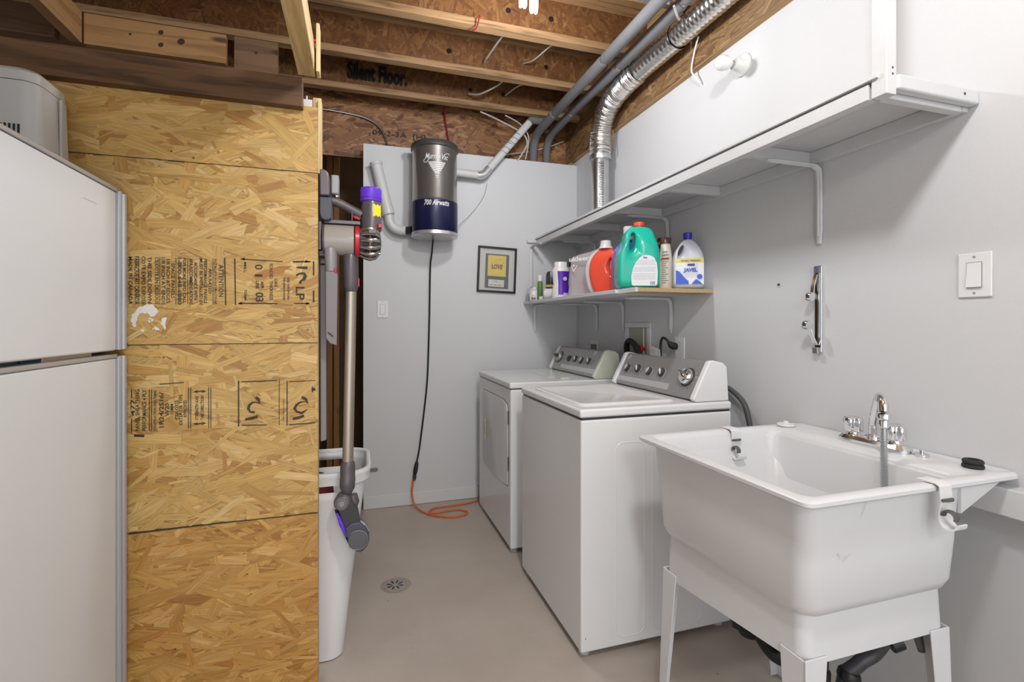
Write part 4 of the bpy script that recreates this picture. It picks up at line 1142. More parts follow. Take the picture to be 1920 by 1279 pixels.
# paper roll
t = thing('paper_roll', 'short white roll lying on its side at the shelf edge', 'roll', (1.175, 2.93, ZT))
a0, a1 = Vector((1.152, 2.955, ZT + 0.034)), Vector((1.205, 2.91, ZT + 0.034))
dv = (a1 - a0).normalized()
MB().lathe([(0.016, 0.0005), (0.033, 0), (0.033, (a1 - a0).length), (0.016, (a1 - a0).length)], a0, dv, n=28).build('roll_body', P('roll_paper', (0.66, 0.655, 0.65), 0.8), t)
MB().lathe([(0.0155, -0.0006), (0.015, 0.01)], a0, dv, n=20).build('core', P('cardboard', (0.22, 0.18, 0.13), 0.8), t)

# small items at the far end
t = thing('pill_bottle', 'small white bottle with maroon lettering at the far end of the lower shelf', 'bottle', (1.158, 3.17, ZT))
c = (1.158, 3.175, ZT)
bottle(t, [(0.034, 0), (0.035, 0.002), (0.035, 0.066), (0.026, 0.072)], c, WB, 1, 0.75, -0.2)
MB().lathe([(0.022, 0.0725), (0.022, 0.088), (0.020, 0.09)], c, n=20).build('cap', WB, t)
fq = lambda a, b: Vector((c[0] - 0.011 + a, c[1] - 0.0272 - a * 0.15, c[2] + b))
MB().text('GLUE', lambda a, b: fq(a - 0.006, b + 0.014), size=0.018, width=0.028, bold=0.07).text('Extra', lambda a, b: fq(a - 0.006, b + 0.034), size=0.010, width=0.018).build('lettering', P('maroon_ink', (0.20, 0.02, 0.08), 0.5), t)
t = tag(MB().lathe([(0.016, 0), (0.017, 0.002), (0.017, 0.020), (0.015, 0.022)], (1.160, 3.045, ZT), n=20).build('bottle_cap', WB, origin=(1.160, 3.045, ZT)), 'loose small white cap between the tiny bottle and the roll', 'cap')
t = thing('vial', 'tiny clear vial standing last at the wall end of the lower shelf', 'vial', (1.150, 3.29, ZT))
MB().lathe([(0.014, 0), (0.015, 0.002), (0.015, 0.045), (0.006, 0.055)], (1.150, 3.29, ZT), n=18).build('vial_body', P('cloudy_glass', (0.40, 0.41, 0.42), 0.2, alpha=0.6), t)
MB().lathe([(0.006, 0.0555), (0.006, 0.085), (0.004, 0.09)], (1.150, 3.29, ZT), n=14).build('nozzle', GPLAST, t)
# ------------------------------------------------------------------ laundry tub
tb = thing('laundry_tub', 'white plastic laundry tub on four tapered legs at the right front', 'laundry tub', (1.2, 1.08, 0))
zr = 0.85


def RR(x0, x1, y0, y1, r, z): return rrect((x0 + x1) / 2, (y0 + y1) / 2, (x1 - x0) / 2, (y1 - y0) / 2, r, z, n=8)


def tilt(z_near, z_far): return lambda x, y: z_near + (z_far - z_near) * (y - 0.8) / 0.55


rings = [RR(1.02, 1.28, 0.90, 1.25, 0.05, tilt(0.585, 0.562)),
         RR(0.945, 1.362, 0.842, 1.310, 0.05, tilt(0.574, 0.552)),
         RR(0.920, 1.382, 0.817, 1.334, 0.045, tilt(0.582, 0.560)),
         RR(0.911, 1.3885, 0.808, 1.346, 0.042, tilt(0.605, 0.583)),
         RR(0.906, 1.392, 0.801, 1.358, 0.040, 0.700),
         RR(0.902, 1.396, 0.796, 1.374, 0.038, 0.826),
         RR(0.900, 1.398, 0.793, 1.380, 0.036, 0.833),
         RR(0.884, 1.555, 0.778, 1.414, 0.022, 0.835),
         RR(0.878, 1.5585, 0.772, 1.420, 0.022, 0.840),
         RR(0.878, 1.5585, 0.772, 1.420, 0.022, 0.848),
         RR(0.884, 1.556, 0.778, 1.414, 0.020, 0.853),
         RR(0.900, 1.450, 0.795, 1.398, 0.024, 0.853),
         RR(0.910, 1.420, 0.805, 1.388, 0.030, 0.850),
         RR(0.918, 1.408, 0.812, 1.378, 0.036, 0.838),
         RR(0.932, 1.388, 0.828, 1.345, 0.050, 0.66),
         RR(0.955, 1.360, 0.850, 1.318, 0.060, 0.615),
         RR(1.00, 1.31, 0.90, 1.26, 0.060, 0.600)]
basin = MB().loft(rings).build('basin', TUBP, tb, ang=50)
# lower skirt of the tub
MB().loft([RR(0.930, 1.372, 0.830, 1.328, 0.03, tilt(0.600, 0.575)), RR(0.926, 1.376, 0.825, 1.333, 0.028, tilt(0.472, 0.420)), RR(0.934, 1.368, 0.833, 1.325, 0.025, tilt(0.470, 0.418))]).build('skirt', TUBP, tb, ang=40)
# gusset under the rear deck
for y in (0.80, 1.375):
    MB().prism([(1.385, 0.832), (1.545, 0.832), (1.385, 0.762)], lambda a, b, d: Vector((a, d, b)), y, y + 0.008).build('gusset', TUBP, tb)


def leg(cx, cy, sx, sy, zt):
    mb = MB()
    th = 0.004
    cx -= sx * -0.0 ; w1, w0 = 0.066, 0.030
    tx, ty = cx - sx * 0.0, cy
    # plate in the x direction (faces +-y) and plate in the y direction
    for k in (0, 1):
        pts = []
        top = Vector((cx, cy, zt)); bot = Vector((cx + sx * 0.010, cy + sy * 0.010, 0.002))
        dirv = Vector((-sx, 0, 0)) if k == 0 else Vector((0, -sy, 0))
        nrm = Vector((0, -sy, 0)) if k == 0 else Vector((-sx, 0, 0))
        A = [top, top + dirv * w1, bot + dirv * w0, bot]
        mb.loft([[p for p in A], [p + nrm * th for p in A]])
    return mb.build('leg', TUBP, tb, bevel=0.0015)


for cx, cy, sx, sy, zt in ((0.9215, 0.8205, -1, -1, 0.486), (1.3805, 0.8205, 1, -1, 0.478), (0.9215, 1.3375, -1, 1, 0.448), (1.3805, 1.3375, 1, 1, 0.448)):
    leg(cx, cy, sx, sy, zt)
# scuffs
mb = MB()
for (x, z, l, a) in ((1.00, 0.70, 0.03, 0.6), (0.985, 0.725, 0.02, -1.0), (1.05, 0.79, 0.05, 1.1)):
    yy = 0.7958 + (0.833 - z) * 0.06
    mb.stroke([(x, z), (x + l * 0.5 * math.cos(a), z + l * 0.5 * math.sin(a) + 0.002), (x + l * math.cos(a), z + l * math.sin(a))], [0.0004, 0.0012, 0.0004], lambda p, q: Vector((p, 0.7935 + max(0, (0.826 - q)) * 0.032 - 0.0006, q)))
mb.build('scuff', P('scuff_grey', (0.40, 0.40, 0.41), 0.6), tb)

# faucet
fc = thing('faucet', 'chrome two-handle faucet with a short spray hose on the tub deck', 'faucet', (1.475, 1.075, 0.8535))
fx, fy, fz = 1.478, 1.078, 0.8535
MB().loft([RR(fx - 0.028, fx + 0.028, fy - 0.105, fy + 0.105, 0.026, fz), RR(fx - 0.028, fx + 0.028, fy - 0.105, fy + 0.105, 0.026, fz + 0.010), RR(fx - 0.020, fx + 0.020, fy - 0.095, fy + 0.095, 0.019, fz + 0.020)]).build('base_plate', CHROME, fc)
for s in (-1, 1):
    y = fy + s * 0.062
    MB().lathe([(0.022, 0.020), (0.018, 0.026), (0.018, 0.031)], (fx, y, fz), n=24).build('collar', CHROME, fc)
    rings = []
    for r, h in ((0.022, 0.0315), (0.0255, 0.034), (0.0265, 0.066), (0.0245, 0.073), (0.018, 0.075)):
        rings.append([Vector((fx + r * (1 + 0.14 * math.cos(4 * a) - 0.06 * math.cos(8 * a)) * math.cos(a), y + r * (1 + 0.14 * math.cos(4 * a) - 0.06 * math.cos(8 * a)) * math.sin(a), fz + h)) for a in [2 * PI * i / 48 for i in range(48)]])
    MB().loft(rings).build('handle', CHROME, fc, ang=60)
sp = smooth_path([(fx, fy, fz + 0.02), (fx, fy, fz + 0.05), (fx - 0.004, fy - 0.004, fz + 0.075), (fx - 0.035, fy - 0.037, fz + 0.135), (fx - 0.052, fy - 0.054, fz + 0.155), (fx - 0.070, fy - 0.073, fz + 0.158), (fx - 0.084, fy - 0.088, fz + 0.145), (fx - 0.090, fy - 0.094, fz + 0.122)], 6)
MB().tube(sp, 0.0125, 18).build('spout', CHROME, fc)
MB().lathe([(0.023, 0.020), (0.022, 0.028), (0.016, 0.034)], (fx, fy, fz), n=24).build('spout_collar', CHROME, fc)
tx, ty, tz = fx - 0.091, fy - 0.095, fz + 0.118
MB().lathe([(0.0165, 0), (0.018, -0.004), (0.018, -0.013), (0.0125, -0.018), (0.0135, -0.020), (0.0135, -0.036), (0.010, -0.040)], (tx, ty, tz), n=24).build('aerator', CHROME, fc)
prof = []
n = 62
for i in range(n):
    h = -0.040 - i * 0.0045
    prof += [(0.0070, h), (0.0088, h - 0.0012), (0.0088, h - 0.0030), (0.0070, h - 0.0042)]
MB().lathe(prof, (tx, ty, tz), n=16).build('spray_hose', GALV, fc)
MB().lathe([(0.018, 0), (0.018, 0.006), (0.009, 0.009)], (1.488, 0.952, 0.8535), n=16).lathe([(0.004, 0.009), (0.006, 0.016)], (1.488, 0.952, 0.8535), n=10).build('side_screw', CHROME, fc)

t = thing('sink_plug', 'flat white sink plug on the far back corner of the tub rim', 'plug', (1.463, 1.385, 0.8535))
MB().lathe([(0.028, 0), (0.030, 0.003), (0.028, 0.008), (0.010, 0.011), (0.008, 0.016), (0.003, 0.018)], (1.463, 1.380, 0.8535), n=28).build('plug_disc', WPLAST, t)
MB().lathe([(0.0295, 0.0005), (0.0305, 0.0015), (0.0295, 0.0025)], (1.463, 1.380, 0.8533), n=28).build('seal', GPLAST, t)
t = tag(MB().lathe([(0.012, 0.001), (0.021, 0), (0.023, 0.004), (0.021, 0.009), (0.018, 0.0105), (0.021, 0.012), (0.022, 0.017), (0.019, 0.021), (0.012, 0.021), (0.010, 0.012)], (1.492, 0.836, 0.8535), n=28).build('rubber_stopper', RUBBER, origin=(1.492, 0.836, 0.8535)), 'black rubber stopper on the near back corner of the tub rim', 'stopper')


def tub_hook(label, base, face, hang, flip):
    """strap over the tub edge; face = direction it hangs toward (unit, xy); hang: strap drop"""
    t = thing('utility_hook', label, 'hook', base, 'white curled hooks on the tub rim')
    fx_, fy_ = face
    sx_, sy_ = -fy_, fx_
    B = Vector(base)

    def q(a, d, h): return B + Vector((sx_ * a + fx_ * d, sy_ * a + fy_ * d, h))
    w = 0.019
    # strap: over the top then down
    path = [(-0.030, 0.0006), (-0.020, 0.001), (0.010, 0.001), (0.017, -0.002), (0.019, -0.030)]
    mb = MB()
    A = [[q(-w, d, h), q(w, d, h), q(w, d + (0.0035 if i > 2 else 0), h + (0.0035 if i <= 2 else 0)), q(-w, d + (0.0035 if i > 2 else 0), h + (0.0035 if i <= 2 else 0))] for i, (d, h) in enumerate(path)]
    mb.loft(A)
    mb.build('strap', WPLAST, t, bevel=0.0008)
    MB().loft([[q(w * 0.9 * math.cos(a), 0.024 + 0.008 * math.sin(a), -0.034 + k) for a in [2 * PI * i / 20 for i in range(20)]] for k in (0, 0.005)]).build('grey_grip', P('grip_grey', (0.09, 0.09, 0.09), 0.6) if 'grip_grey' not in bpy.data.materials else bpy.data.materials['grip_grey'], t)
    # curled hook: strip bent into a J
    J = [(0.022, -0.036), (0.019, -0.055), (0.019, -0.074), (0.025, -0.088), (0.037, -0.094), (0.048, -0.088), (0.052, -0.078)]
    P3 = smooth_path([Vector((d, h, 0)) for d, h in J], 5)
    rings = []
    for i, p in enumerate(P3):
        dd = (P3[min(i + 1, len(P3) - 1)] - P3[max(i - 1, 0)]).normalized()
        nn = Vector((-dd.y, dd.x, 0)) * 0.0018
        ww = w * (0.8 + 0.35 * math.sin(PI * i / (len(P3) - 1)))
        rings.append([q(-ww, p.x + nn.x, p.y + nn.y), q(ww, p.x + nn.x, p.y + nn.y), q(ww, p.x - nn.x, p.y - nn.y), q(-ww, p.x - nn.x, p.y - nn.y)])
    MB().loft(rings).build('hook_curl', WPLAST, t, bevel=0.0006)
    ed = [q(-0.016, 0.038 + 0.013 * math.cos(a), -0.064 + 0.013 * math.sin(a)) for a in [math.radians(-20 + 25 * i) for i in range(9)]]
    MB().tube(ed, 0.0035, 8, sx=2.4, up=(sx_, sy_, 0)).build('rubber_lip', bpy.data.materials['grip_grey'], t)
    return t


tub_hook('white curled hook strapped over the near end of the tub rim, hanging outside', (1.268, 0.782, 0.854), (0.0, -1.0), 0.1, 1)
tub_hook('white curled hook strapped over the far end of the tub rim, hanging inside', (1.235, 1.390, 0.854), (0.0, -1.0), 0.1, 1)

# black drain pipework under the tub
dp = thing('drain_trap', 'black drain pipes and trap under the laundry tub', 'pipe', (1.2, 1.0, 0.2))
MB().tube(smooth_path([(1.20, 1.10, 0.56), (1.20, 1.10, 0.33), (1.20, 1.12, 0.25), (1.20, 1.17, 0.22), (1.20, 1.23, 0.25), (1.20, 1.26, 0.33), (1.26, 1.28, 0.36), (1.50, 1.28, 0.37)]), 0.022, 16).build('trap_bend', BLACK, dp)
MB().lathe([(0.034, 0), (0.036, 0.004), (0.036, 0.022), (0.024, 0.028)], (1.205, 1.275, 0.22), n=24).build('trap_nut', BLACK, dp)
MB().lathe([(0.030, 0), (0.032, 0.02), (0.030, 0.035)], (1.155, 1.262, 0.262), n=8).build('slip_nut', BLACK, dp)
mb = MB(); mb.tube(smooth_path([(1.25, 0.885, 0.43), (1.235, 0.90, 0.39), (1.20, 0.915, 0.36), (1.17, 0.93, 0.30), (1.165, 0.93, 0.05)]), 0.017, 14); mb.build('lower_pipe', DARKG, dp)
MB().tube([(1.13, 0.955, 0.44), (1.12, 0.955, 0.30), (1.12, 0.955, 0.03)], 0.019, 14).build('standpipe', DARKG, dp)
MB().lathe([(0.024, 0), (0.026, 0.006), (0.026, 0.022), (0.022, 0.028)], (1.12, 0.955, 0.315), n=18).build('coupling', BLACK, dp)
MB().lathe([(0.022, 0), (0.026, 0.006), (0.026, 0.020), (0.022, 0.026)], (1.178, 0.925, 0.318), (0.3, -0.1, 1), n=18).build('coupling', BLACK, dp)
MB().cyl((1.262, 0.878, 0.42), (1.285, 0.87, 0.43), 0.018, n=14).build('end_cap', BLACK, dp)
MB().tube([(1.36, 0.89, 0.50), (1.355, 0.88, 0.44), (1.36, 0.87, 0.39)], [0.012, 0.012, 0.008], 12).build('supply_stub', P('mottled_plastic', (0.12, 0.12, 0.12), 0.4, var=0.8, vscale=60), dp)

# ------------------------------------------------------------------ chrome hanger on the right wall
ch = thing('wall_hanger', 'narrow chrome clip hanger on the right wall above the tub', 'wall hanger', (XR, 1.327, 1.27))
hy = 1.327
MB().box(XR - 0.010, XR - 0.0006, hy - 0.014, hy + 0.014, 1.118, 1.426).build('back_plate', CHROME, ch, bevel=0.003)
MB().box(XR - 0.016, XR - 0.0105, hy - 0.012, hy - 0.004, 1.17, 1.40).build('side_rail', STEEL, ch, bevel=0.002)
MB().box(XR - 0.0115, XR - 0.0102, hy - 0.0015, hy + 0.0015, 1.20, 1.335).build('slot', BLACK, ch)
MB().box(XR - 0.024, XR - 0.0105, hy - 0.010, hy + 0.010, 1.114, 1.136).build('foot_clip', STEEL, ch, bevel=0.002)
MB().box(XR - 0.016, XR - 0.0105, hy - 0.011, hy + 0.011, 1.40, 1.424).build('top_cap', P('cap_violet', (0.22, 0.22, 0.32), 0.3, 0.5), ch, bevel=0.002)
for (za, zb, dx) in ((1.395, 1.315, 0.020), (1.145, 1.215, 0.045)):
    lv = MB()
    for k in (-1, 0, 1):
        lv.tube([(XR - 0.014, hy + 0.004 + k * 0.005, za), (XR - 0.018 - dx * 0.3, hy + 0.006 + k * 0.005, (za + zb) / 2), (XR - 0.018 - dx * 0.6, hy + 0.008 + k * 0.005, zb)], 0.0026, 8)
    le = lv.build('lever', CHROME, ch)
    MB().lathe([(0.008, -0.011), (0.016, -0.009), (0.018, 0), (0.016, 0.009), (0.008, 0.011)], (XR - 0.022 - dx * 0.65, hy + 0.006, zb), (0, 1, 0.1), n=20).build('roller', CHROME, le)
MB().cyl((XR - 0.0105, hy, 1.162), (XR - 0.013, hy, 1.162), 0.004, n=12).build('rivet', DARKG, ch)
t = tag(MB().cyl((XR - 0.0005, 1.502, 1.372), (XR - 0.006, 1.502, 1.372), 0.004, n=10).build('wall_screw', DARKG, origin=(XR, 1.502, 1.372)), 'small dark screw in the bare right wall left of the chrome hanger', 'screw')

# ------------------------------------------------------------------ wall lamp with bulb
wl = thing('wall_lamp', 'bare white bulb in a white porcelain lampholder on the right wall above the shelf', 'lamp', (XR, 1.69, 2.32))
ax = Vector((-0.98, -0.06, -0.10)).normalized()
PORC = P('porcelain', (0.74, 0.74, 0.73), 0.12, coat=0.5)
p0 = Vector((XR - 0.0005, 1.69, 2.32))
MB().lathe([(0.046, 0), (0.047, 0.008), (0.040, 0.018), (0.030, 0.026), (0.026, 0.036), (0.025, 0.052), (0.020, 0.054)], p0, (-1, 0, 0), n=32).build('lampholder', PORC, wl)
MB().lathe([(0.0135, 0.0545), (0.0135, 0.064), (0.015, 0.066)], p0, ax, n=20).build('bulb_base', STEEL, wl)
MB().lathe([(0.014, 0.0665), (0.019, 0.074), (0.027, 0.088), (0.031, 0.104), (0.030, 0.122), (0.023, 0.137), (0.010, 0.145), (0.001, 0.146)], p0, ax, n=32).build('bulb', P('white_bulb_glass', (0.82, 0.81, 0.79), 0.15, coat=0.4), wl)
for yy in (0.03, -0.028):
    MB().cyl((XR - 0.016, 1.69 + yy, 2.335), (XR - 0.019, 1.69 + yy, 2.335), 0.004, n=10).build('screw', DARKG, wl)

# ------------------------------------------------------------------ hanging compact bulbs
hl = thing('ceiling_lamp', 'lit folded-tube bulbs hanging from the joist at the top edge of the picture', 'lamp', (0.66, 1.93, 2.6895))
MB().lathe([(0.055, 0), (0.055, -0.012), (0.035, -0.03), (0.026, -0.034), (0.026, -0.05)], (0.66, 1.93, 2.6895), n=28).build('lampholder', PORC, hl)
GLOW = P('lit_bulb', (0.9, 0.9, 0.9), 0.3, emit=(1.0, 0.97, 0.92), es=1.6)
DIMB = P('unlit_tube', (0.62, 0.62, 0.62), 0.2)
for i, (dx, dy) in enumerate(((-0.012, -0.012), (0.044, 0.008))):
    x, y = 0.66 + dx, 1.93 + dy
    bs = MB().lathe([(0.010, -0.045), (0.020, -0.050), (0.022, -0.070), (0.016, -0.076)], (x, y, 2.6895), n=20).build('bulb_base', PORC, hl)
    for k, s in enumerate((-1, 1)):
        xx = x + s * 0.009
        pth = smooth_path([(xx, y - 0.010, 2.6105), (xx, y - 0.010, 2.555), (xx, y - 0.005, 2.537), (xx, y + 0.005, 2.537), (xx, y + 0.010, 2.555), (xx, y + 0.010, 2.6105)], 5)
        MB().tube(pth, 0.0065, 10).build('bulb_tube', GLOW if i == 1 else DIMB, hl)

# ------------------------------------------------------------------ foil duct
fd = thing('foil_duct', 'shiny flexible foil exhaust duct running overhead along the right wall and down behind the shelf', 'duct', (1.43, 2.0, 2.6))


def corr(path, R0, amp, pitch, name, mat, twist=0.0):
    """corrugated tube"""
    P3 = smooth_path(path, 24)
    # resample by length
    L = [0]
    for i in range(1, len(P3)): L.append(L[-1] + (P3[i] - P3[i - 1]).length)
    n = int(L[-1] / (pitch / 4))
    out = []; j = 0
    for k in range(n + 1):
        s = L[-1] * k / n
        while j < len(L) - 2 and L[j + 1] < s: j += 1
        u = (s - L[j]) / max(1e-9, L[j + 1] - L[j])
        out.append(P3[j].lerp(P3[j + 1], u))
    R = random.Random(len(name))
    rr = [R0 + amp * (1 if i % 4 in (1, 2) else -1) * R.uniform(0.6, 1.2) for i in range(len(out))]
    return MB().tube(out, rr, 28, caps=False).build(name, mat, fd, ang=60)


corr([(1.452, -0.6, 2.588), (1.452, 0.6, 2.59), (1.452, 1.60, 2.590), (1.450, 1.98, 2.592)], 0.057, 0.0012, 0.026, 'spiral_section', FOIL)
corr([(1.452, 1.99, 2.592), (1.445, 2.15, 2.590), (1.440, 2.30, 2.588)], 0.0605, 0.0008, 0.030, 'sleeve', FOIL)
corr([(1.440, 2.31, 2.588), (1.437, 2.45, 2.578), (1.435, 2.60, 2.545), (1.433, 2.70, 2.46), (1.433, 2.735, 2.36), (1.433, 2.735, 2.27)], 0.062, 0.0040, 0.012, 'flex_bend', FOIL)
MB().lathe([(0.066, 0), (0.067, 0.012), (0.066, 0.030), (0.062, 0.032)], (1.433, 2.735, 2.235), n=32).build('clamp', GALV, fd)
MB().lathe([(0.052, 0.0), (0.052, 0.06), (0.054, 0.395), (0.0525, 0.40)], (1.433, 2.735, 1.845), n=32).build('rigid_pipe', GALV, fd, ang=60)
mb = MB()
for z in (2.285, 2.31):
    mb.lathe([(0.0665, 0), (0.068, 0.003), (0.0665, 0.006)], (1.433, 2.735, z), n=32)
mb.build('clamp_ring', GALV, fd)
mb = MB()
R = random.Random(9)
for i in range(34):
    z = 1.86 + i * 0.0105; a0 = -2.25
    pts = []
    for k in range(7):
        a = a0 + k * 0.10
        pts.append(Vector((1.433 + 0.0548 * math.cos(a), 2.735 + 0.0548 * math.sin(a), z + R.uniform(-0.0015, 0.0015) + k * 0.0006)))
    mb.tube(pts, 0.0022, 5)
mb.build('crimped_foil', P('dark_foil', (0.20, 0.20, 0.22), 0.3, 1.0), fd)
MB().tube([(1.50, 2.70, 2.42), (1.505, 2.70, 2.34), (1.498, 2.69, 2.29)], 0.004, 8).build('copper_strap', P('copper', (0.50, 0.22, 0.10), 0.35, 0.9), fd)

# ------------------------------------------------------------------ insulated pipes
for (x, r, lab, ym) in ((1.243, 0.030, 'grey foam-covered pipe overhead, left one of the pair beside the foil duct', 0), (1.348, 0.028, 'dark grey foam-covered pipe overhead, right one of the pair beside the foil duct', 1)):
    t = thing('insulated_pipe', lab, 'pipe', (x, 1.5, 2.62), 'foam-covered pipes')
    js = [1.0, 1.76, 2.33, 3.02] if ym == 0 else [1.0, 1.80, 2.36, 2.97]
    for i in range(len(js) - 1):
        a, b = js[i] + 0.008, js[i + 1] - 0.008
        MB().tube([(x, a, 2.62), (x, a + 0.01, 2.62), (x, b - 0.01, 2.62), (x, b, 2.62)], [r * 0.93, r, r, r * 0.9], 20).build('foam_sleeve', FOAMG, t)
    for j in js[1:]:
        MB().cyl((x, j - 0.0075, 2.62), (x, j + 0.0075, 2.62), r * 0.82, n=18).build('bare_joint', GALV, t)
    MB().tube(smooth_path([(x, js[-1] + 0.008, 2.62), (x, 3.25, 2.615), (x, 3.36, 2.60), (x, 3.42, 2.55), (x, 3.438, 2.46), (x, 3.438, 2.30)], 5), r, 18).build('foam_sleeve', FOAMG, t)
t = thing('insulated_pipe', 'short grey foam-covered pipe crossing sideways at the top edge of the picture', 'pipe', (1.0, 1.93, 2.655), 'foam-covered pipes')
MB().tube([(-0.4, 1.865, 2.662), (0.9, 1.868, 2.662), (1.295, 1.868, 2.662)], 0.0265, 18).build('foam_sleeve', FOAMG, t)
MB().tube([(1.296, 1.868, 2.662), (1.325, 1.868, 2.655)], 0.018, 12).build('elbow', GALV, t)

# ------------------------------------------------------------------ central vacuum canister and its pipework
cv = thing('central_vacuum', 'silver and navy cylindrical canister hung on the grey back wall', 'vacuum canister', (0.473, 3.197, 1.77))
CX, CY = 0.473, 3.197
CR = 0.148
MB().lathe([(0.02, 1.782), (CR - 0.004, 1.780), (CR + 0.003, 1.786), (CR + 0.003, 1.806), (CR, 1.808)], (CX, CY, 0), n=56).build('bottom_rim', P('satin_aluminium', (0.62, 0.62, 0.63), 0.3, 0.8), cv)
MB().lathe([(CR, 1.8085), (CR + 0.001, 1.81), (CR + 0.001, 1.998), (CR - 0.002, 2.0)], (CX, CY, 0), n=56).build('navy_body', P('navy_enamel', (0.012, 0.013, 0.055), 0.25, 0.2), cv)
SILV = P('canister_silver', (0.40, 0.385, 0.375), 0.27, 0.85, var=0.04)
MB().lathe([(CR - 0.004, 2.0005), (CR + 0.0005, 2.006), (CR - 0.003, 2.013), (CR - 0.004, 2.338)], (CX, CY, 0), n=56).build('silver_body', SILV, cv)
MB().lathe([(CR - 0.002, 2.3385), (CR + 0.006, 2.343), (CR + 0.006, 2.366), (CR, 2.376), (0.02, 2.385)], (CX, CY, 0), n=56).build('lid', P('lid_grey', (0.10, 0.10, 0.10), 0.35, 0.5), cv)


def cylmap(cx, cz, R_):
    # angle 0 faces the camera side (-y, slightly left)
    base = math.radians(-93)
    return lambda a, b: Vector((CX + R_ * math.cos(base + a / R_), CY + R_ * math.sin(base + a / R_), cz + b))


WHT = P('printed_white', (0.62, 0.61, 0.60), 0.4)
MB().text('700 Airwatts', cylmap(0, 1.978, CR + 0.002), size=0.046, width=0.165, shear=0.25, bold=0.03).build('lettering', WHT, cv)
lg = MB().text('Murray Vac', cylmap(0, 2.262, CR - 0.0015), size=0.050, width=0.150, shear=0.35, bold=0.012)
m = cylmap(0, 2.262, CR - 0.0015)
lg.stroke([(-0.075, -0.012), (-0.086, -0.020), (-0.083, -0.032), (-0.068, -0.033), (-0.055, -0.022), (-0.045, -0.004)], 0.004, m)
lg.stroke([(0.035, 0.0), (0.055, 0.026), (0.078, 0.032), (0.085, 0.022)], 0.004, m)
for i in range(9):
    w_ = [0.058, 0.052, 0.045, 0.037, 0.028, 0.018, 0.013, 0.010, 0.008][i]
    z = -0.030 - i * 0.012
    for k in range(8):
        u0, u1 = -w_ + w_ * k / 4, -w_ + w_ * (k + 1) / 4
        q_ = 0.86 if i < 6 else 1.0; hh = 0.0090 if i < 6 else 0.004
        lg.flat([(u0, z), (u1, z), (u1 * q_, z - hh), (u0 * q_, z - hh)], m)
lg.build('emblem', WHT, cv)
vc = thing('vacuum_cord', 'long black power cord hanging from the canister down the grey wall', 'cord', (0.46, 3.3, 1.7))
MB().tube(smooth_path([(0.468, 3.24, 1.779), (0.466, 3.275, 1.70), (0.462, 3.325, 1.60), (0.458, 3.335, 1.30), (0.450, 3.336, 1.00), (0.440, 3.336, 0.80), (0.412, 3.334, 0.55), (0.388, 3.330, 0.37), (0.372, 3.325, 0.295)], 8), 0.0058, 10).build('cord', BLACK, vc)
MB().tube([(0.373, 3.324, 0.300), (0.370, 3.322, 0.28), (0.362, 3.318, 0.235), (0.356, 3.316, 0.205)], [0.006, 0.013, 0.015, 0.010], 12).build('plug', BLACK, vc)
oc = thing('extension_cord', 'orange extension cord looping on the floor beside the dryer', 'cord', (0.5, 3.2, 0))
ORG = P('orange_cord', (0.62, 0.15, 0.035), 0.45)
MB().tube(smooth_path([(0.355, 3.315, 0.205), (0.345, 3.312, 0.16), (0.338, 3.300, 0.09), (0.350, 3.27, 0.03), (0.385, 3.19, 0.008), (0.45, 3.10, 0.007), (0.55, 3.04, 0.007), (0.640, 3.05, 0.007), (0.665, 3.10, 0.007), (0.60, 3.15, 0.007), (0.48, 3.135, 0.007), (0.43, 3.15, 0.0075), (0.47, 3.215, 0.007), (0.58, 3.225, 0.007), (0.70, 3.24, 0.007), (0.78, 3.27, 0.007)], 8), 0.0058, 10).build('cord', ORG, oc)
MB().tube([(0.3565, 3.3165, 0.2045), (0.355, 3.3155, 0.185), (0.350, 3.314, 0.170)], [0.012, 0.012, 0.007], 12).build('socket', P('socket_grey', (0.05, 0.045, 0.04), 0.5), oc)
ep = thing('exhaust_pipe', 'white vacuum pipe rising diagonally from the canister to the joists', 'pipe', (0.8, 3.28, 2.24))
MB().tube([(0.611, 3.264, 2.245), (0.78, 3.275, 2.242)], 0.026, 18).build('pipe_run', PVC, ep)
MB().tube(smooth_path([(0.775, 3.275, 2.2425), (0.80, 3.275, 2.242), (0.83, 3.275, 2.258), (0.86, 3.275, 2.295)], 4), 0.0275, 18).build('elbow', P('taped_foil', (0.72, 0.72, 0.72), 0.25, 0.7, var=0.3, vscale=80, bump=0.3), ep)
MB().tube([(0.857, 3.275, 2.290), (1.16, 3.29, 2.655)], 0.026, 18).build('pipe_run', PVC, ep)
MB().tube(smooth_path([(1.158, 3.29, 2.652), (1.175, 3.291, 2.672), (1.20, 3.292, 2.676), (1.30, 3.292, 2.676)], 4), 0.0265, 18).build('elbow', FOAMG, ep)
mb = MB()
for (a, b) in ((0.30, 0.0), (0.5, 0.3)):
    cpt = Vector((0.857 + 0.303 * a, 3.278, 2.290 + 0.365 * a))
    dd = Vector((0.303, 0, 0.365)).normalized()
    u_ = Vector((0, 1, 0)); v_ = dd.cross(u_)
    mb.tube([cpt + dd * (i * 0.0035) + (u_ * math.cos(i * 0.55) + v_ * math.sin(i * 0.55)) * 0.0275 for i in range(30)], 0.0016, 6)
mb.build('wire_wrap', P('thin_wire', (0.30, 0.29, 0.28), 0.5), ep)
ip = thing('muffler_pipe', 'white muffler pipe curving from the left side of the canister', 'pipe', (0.15, 3.28, 2.0))
MB().lathe([(0.030, 0.345), (0.040, 0.342), (0.0405, 0.325), (0.036, 0.322), (0.0375, 0.05), (0.041, 0.03), (0.041, 0.0), (0.032, -0.006)], (0.185, 3.295, 1.935), (-0.235, 0, 0.97), n=28).build('muffler', PVC, ip)
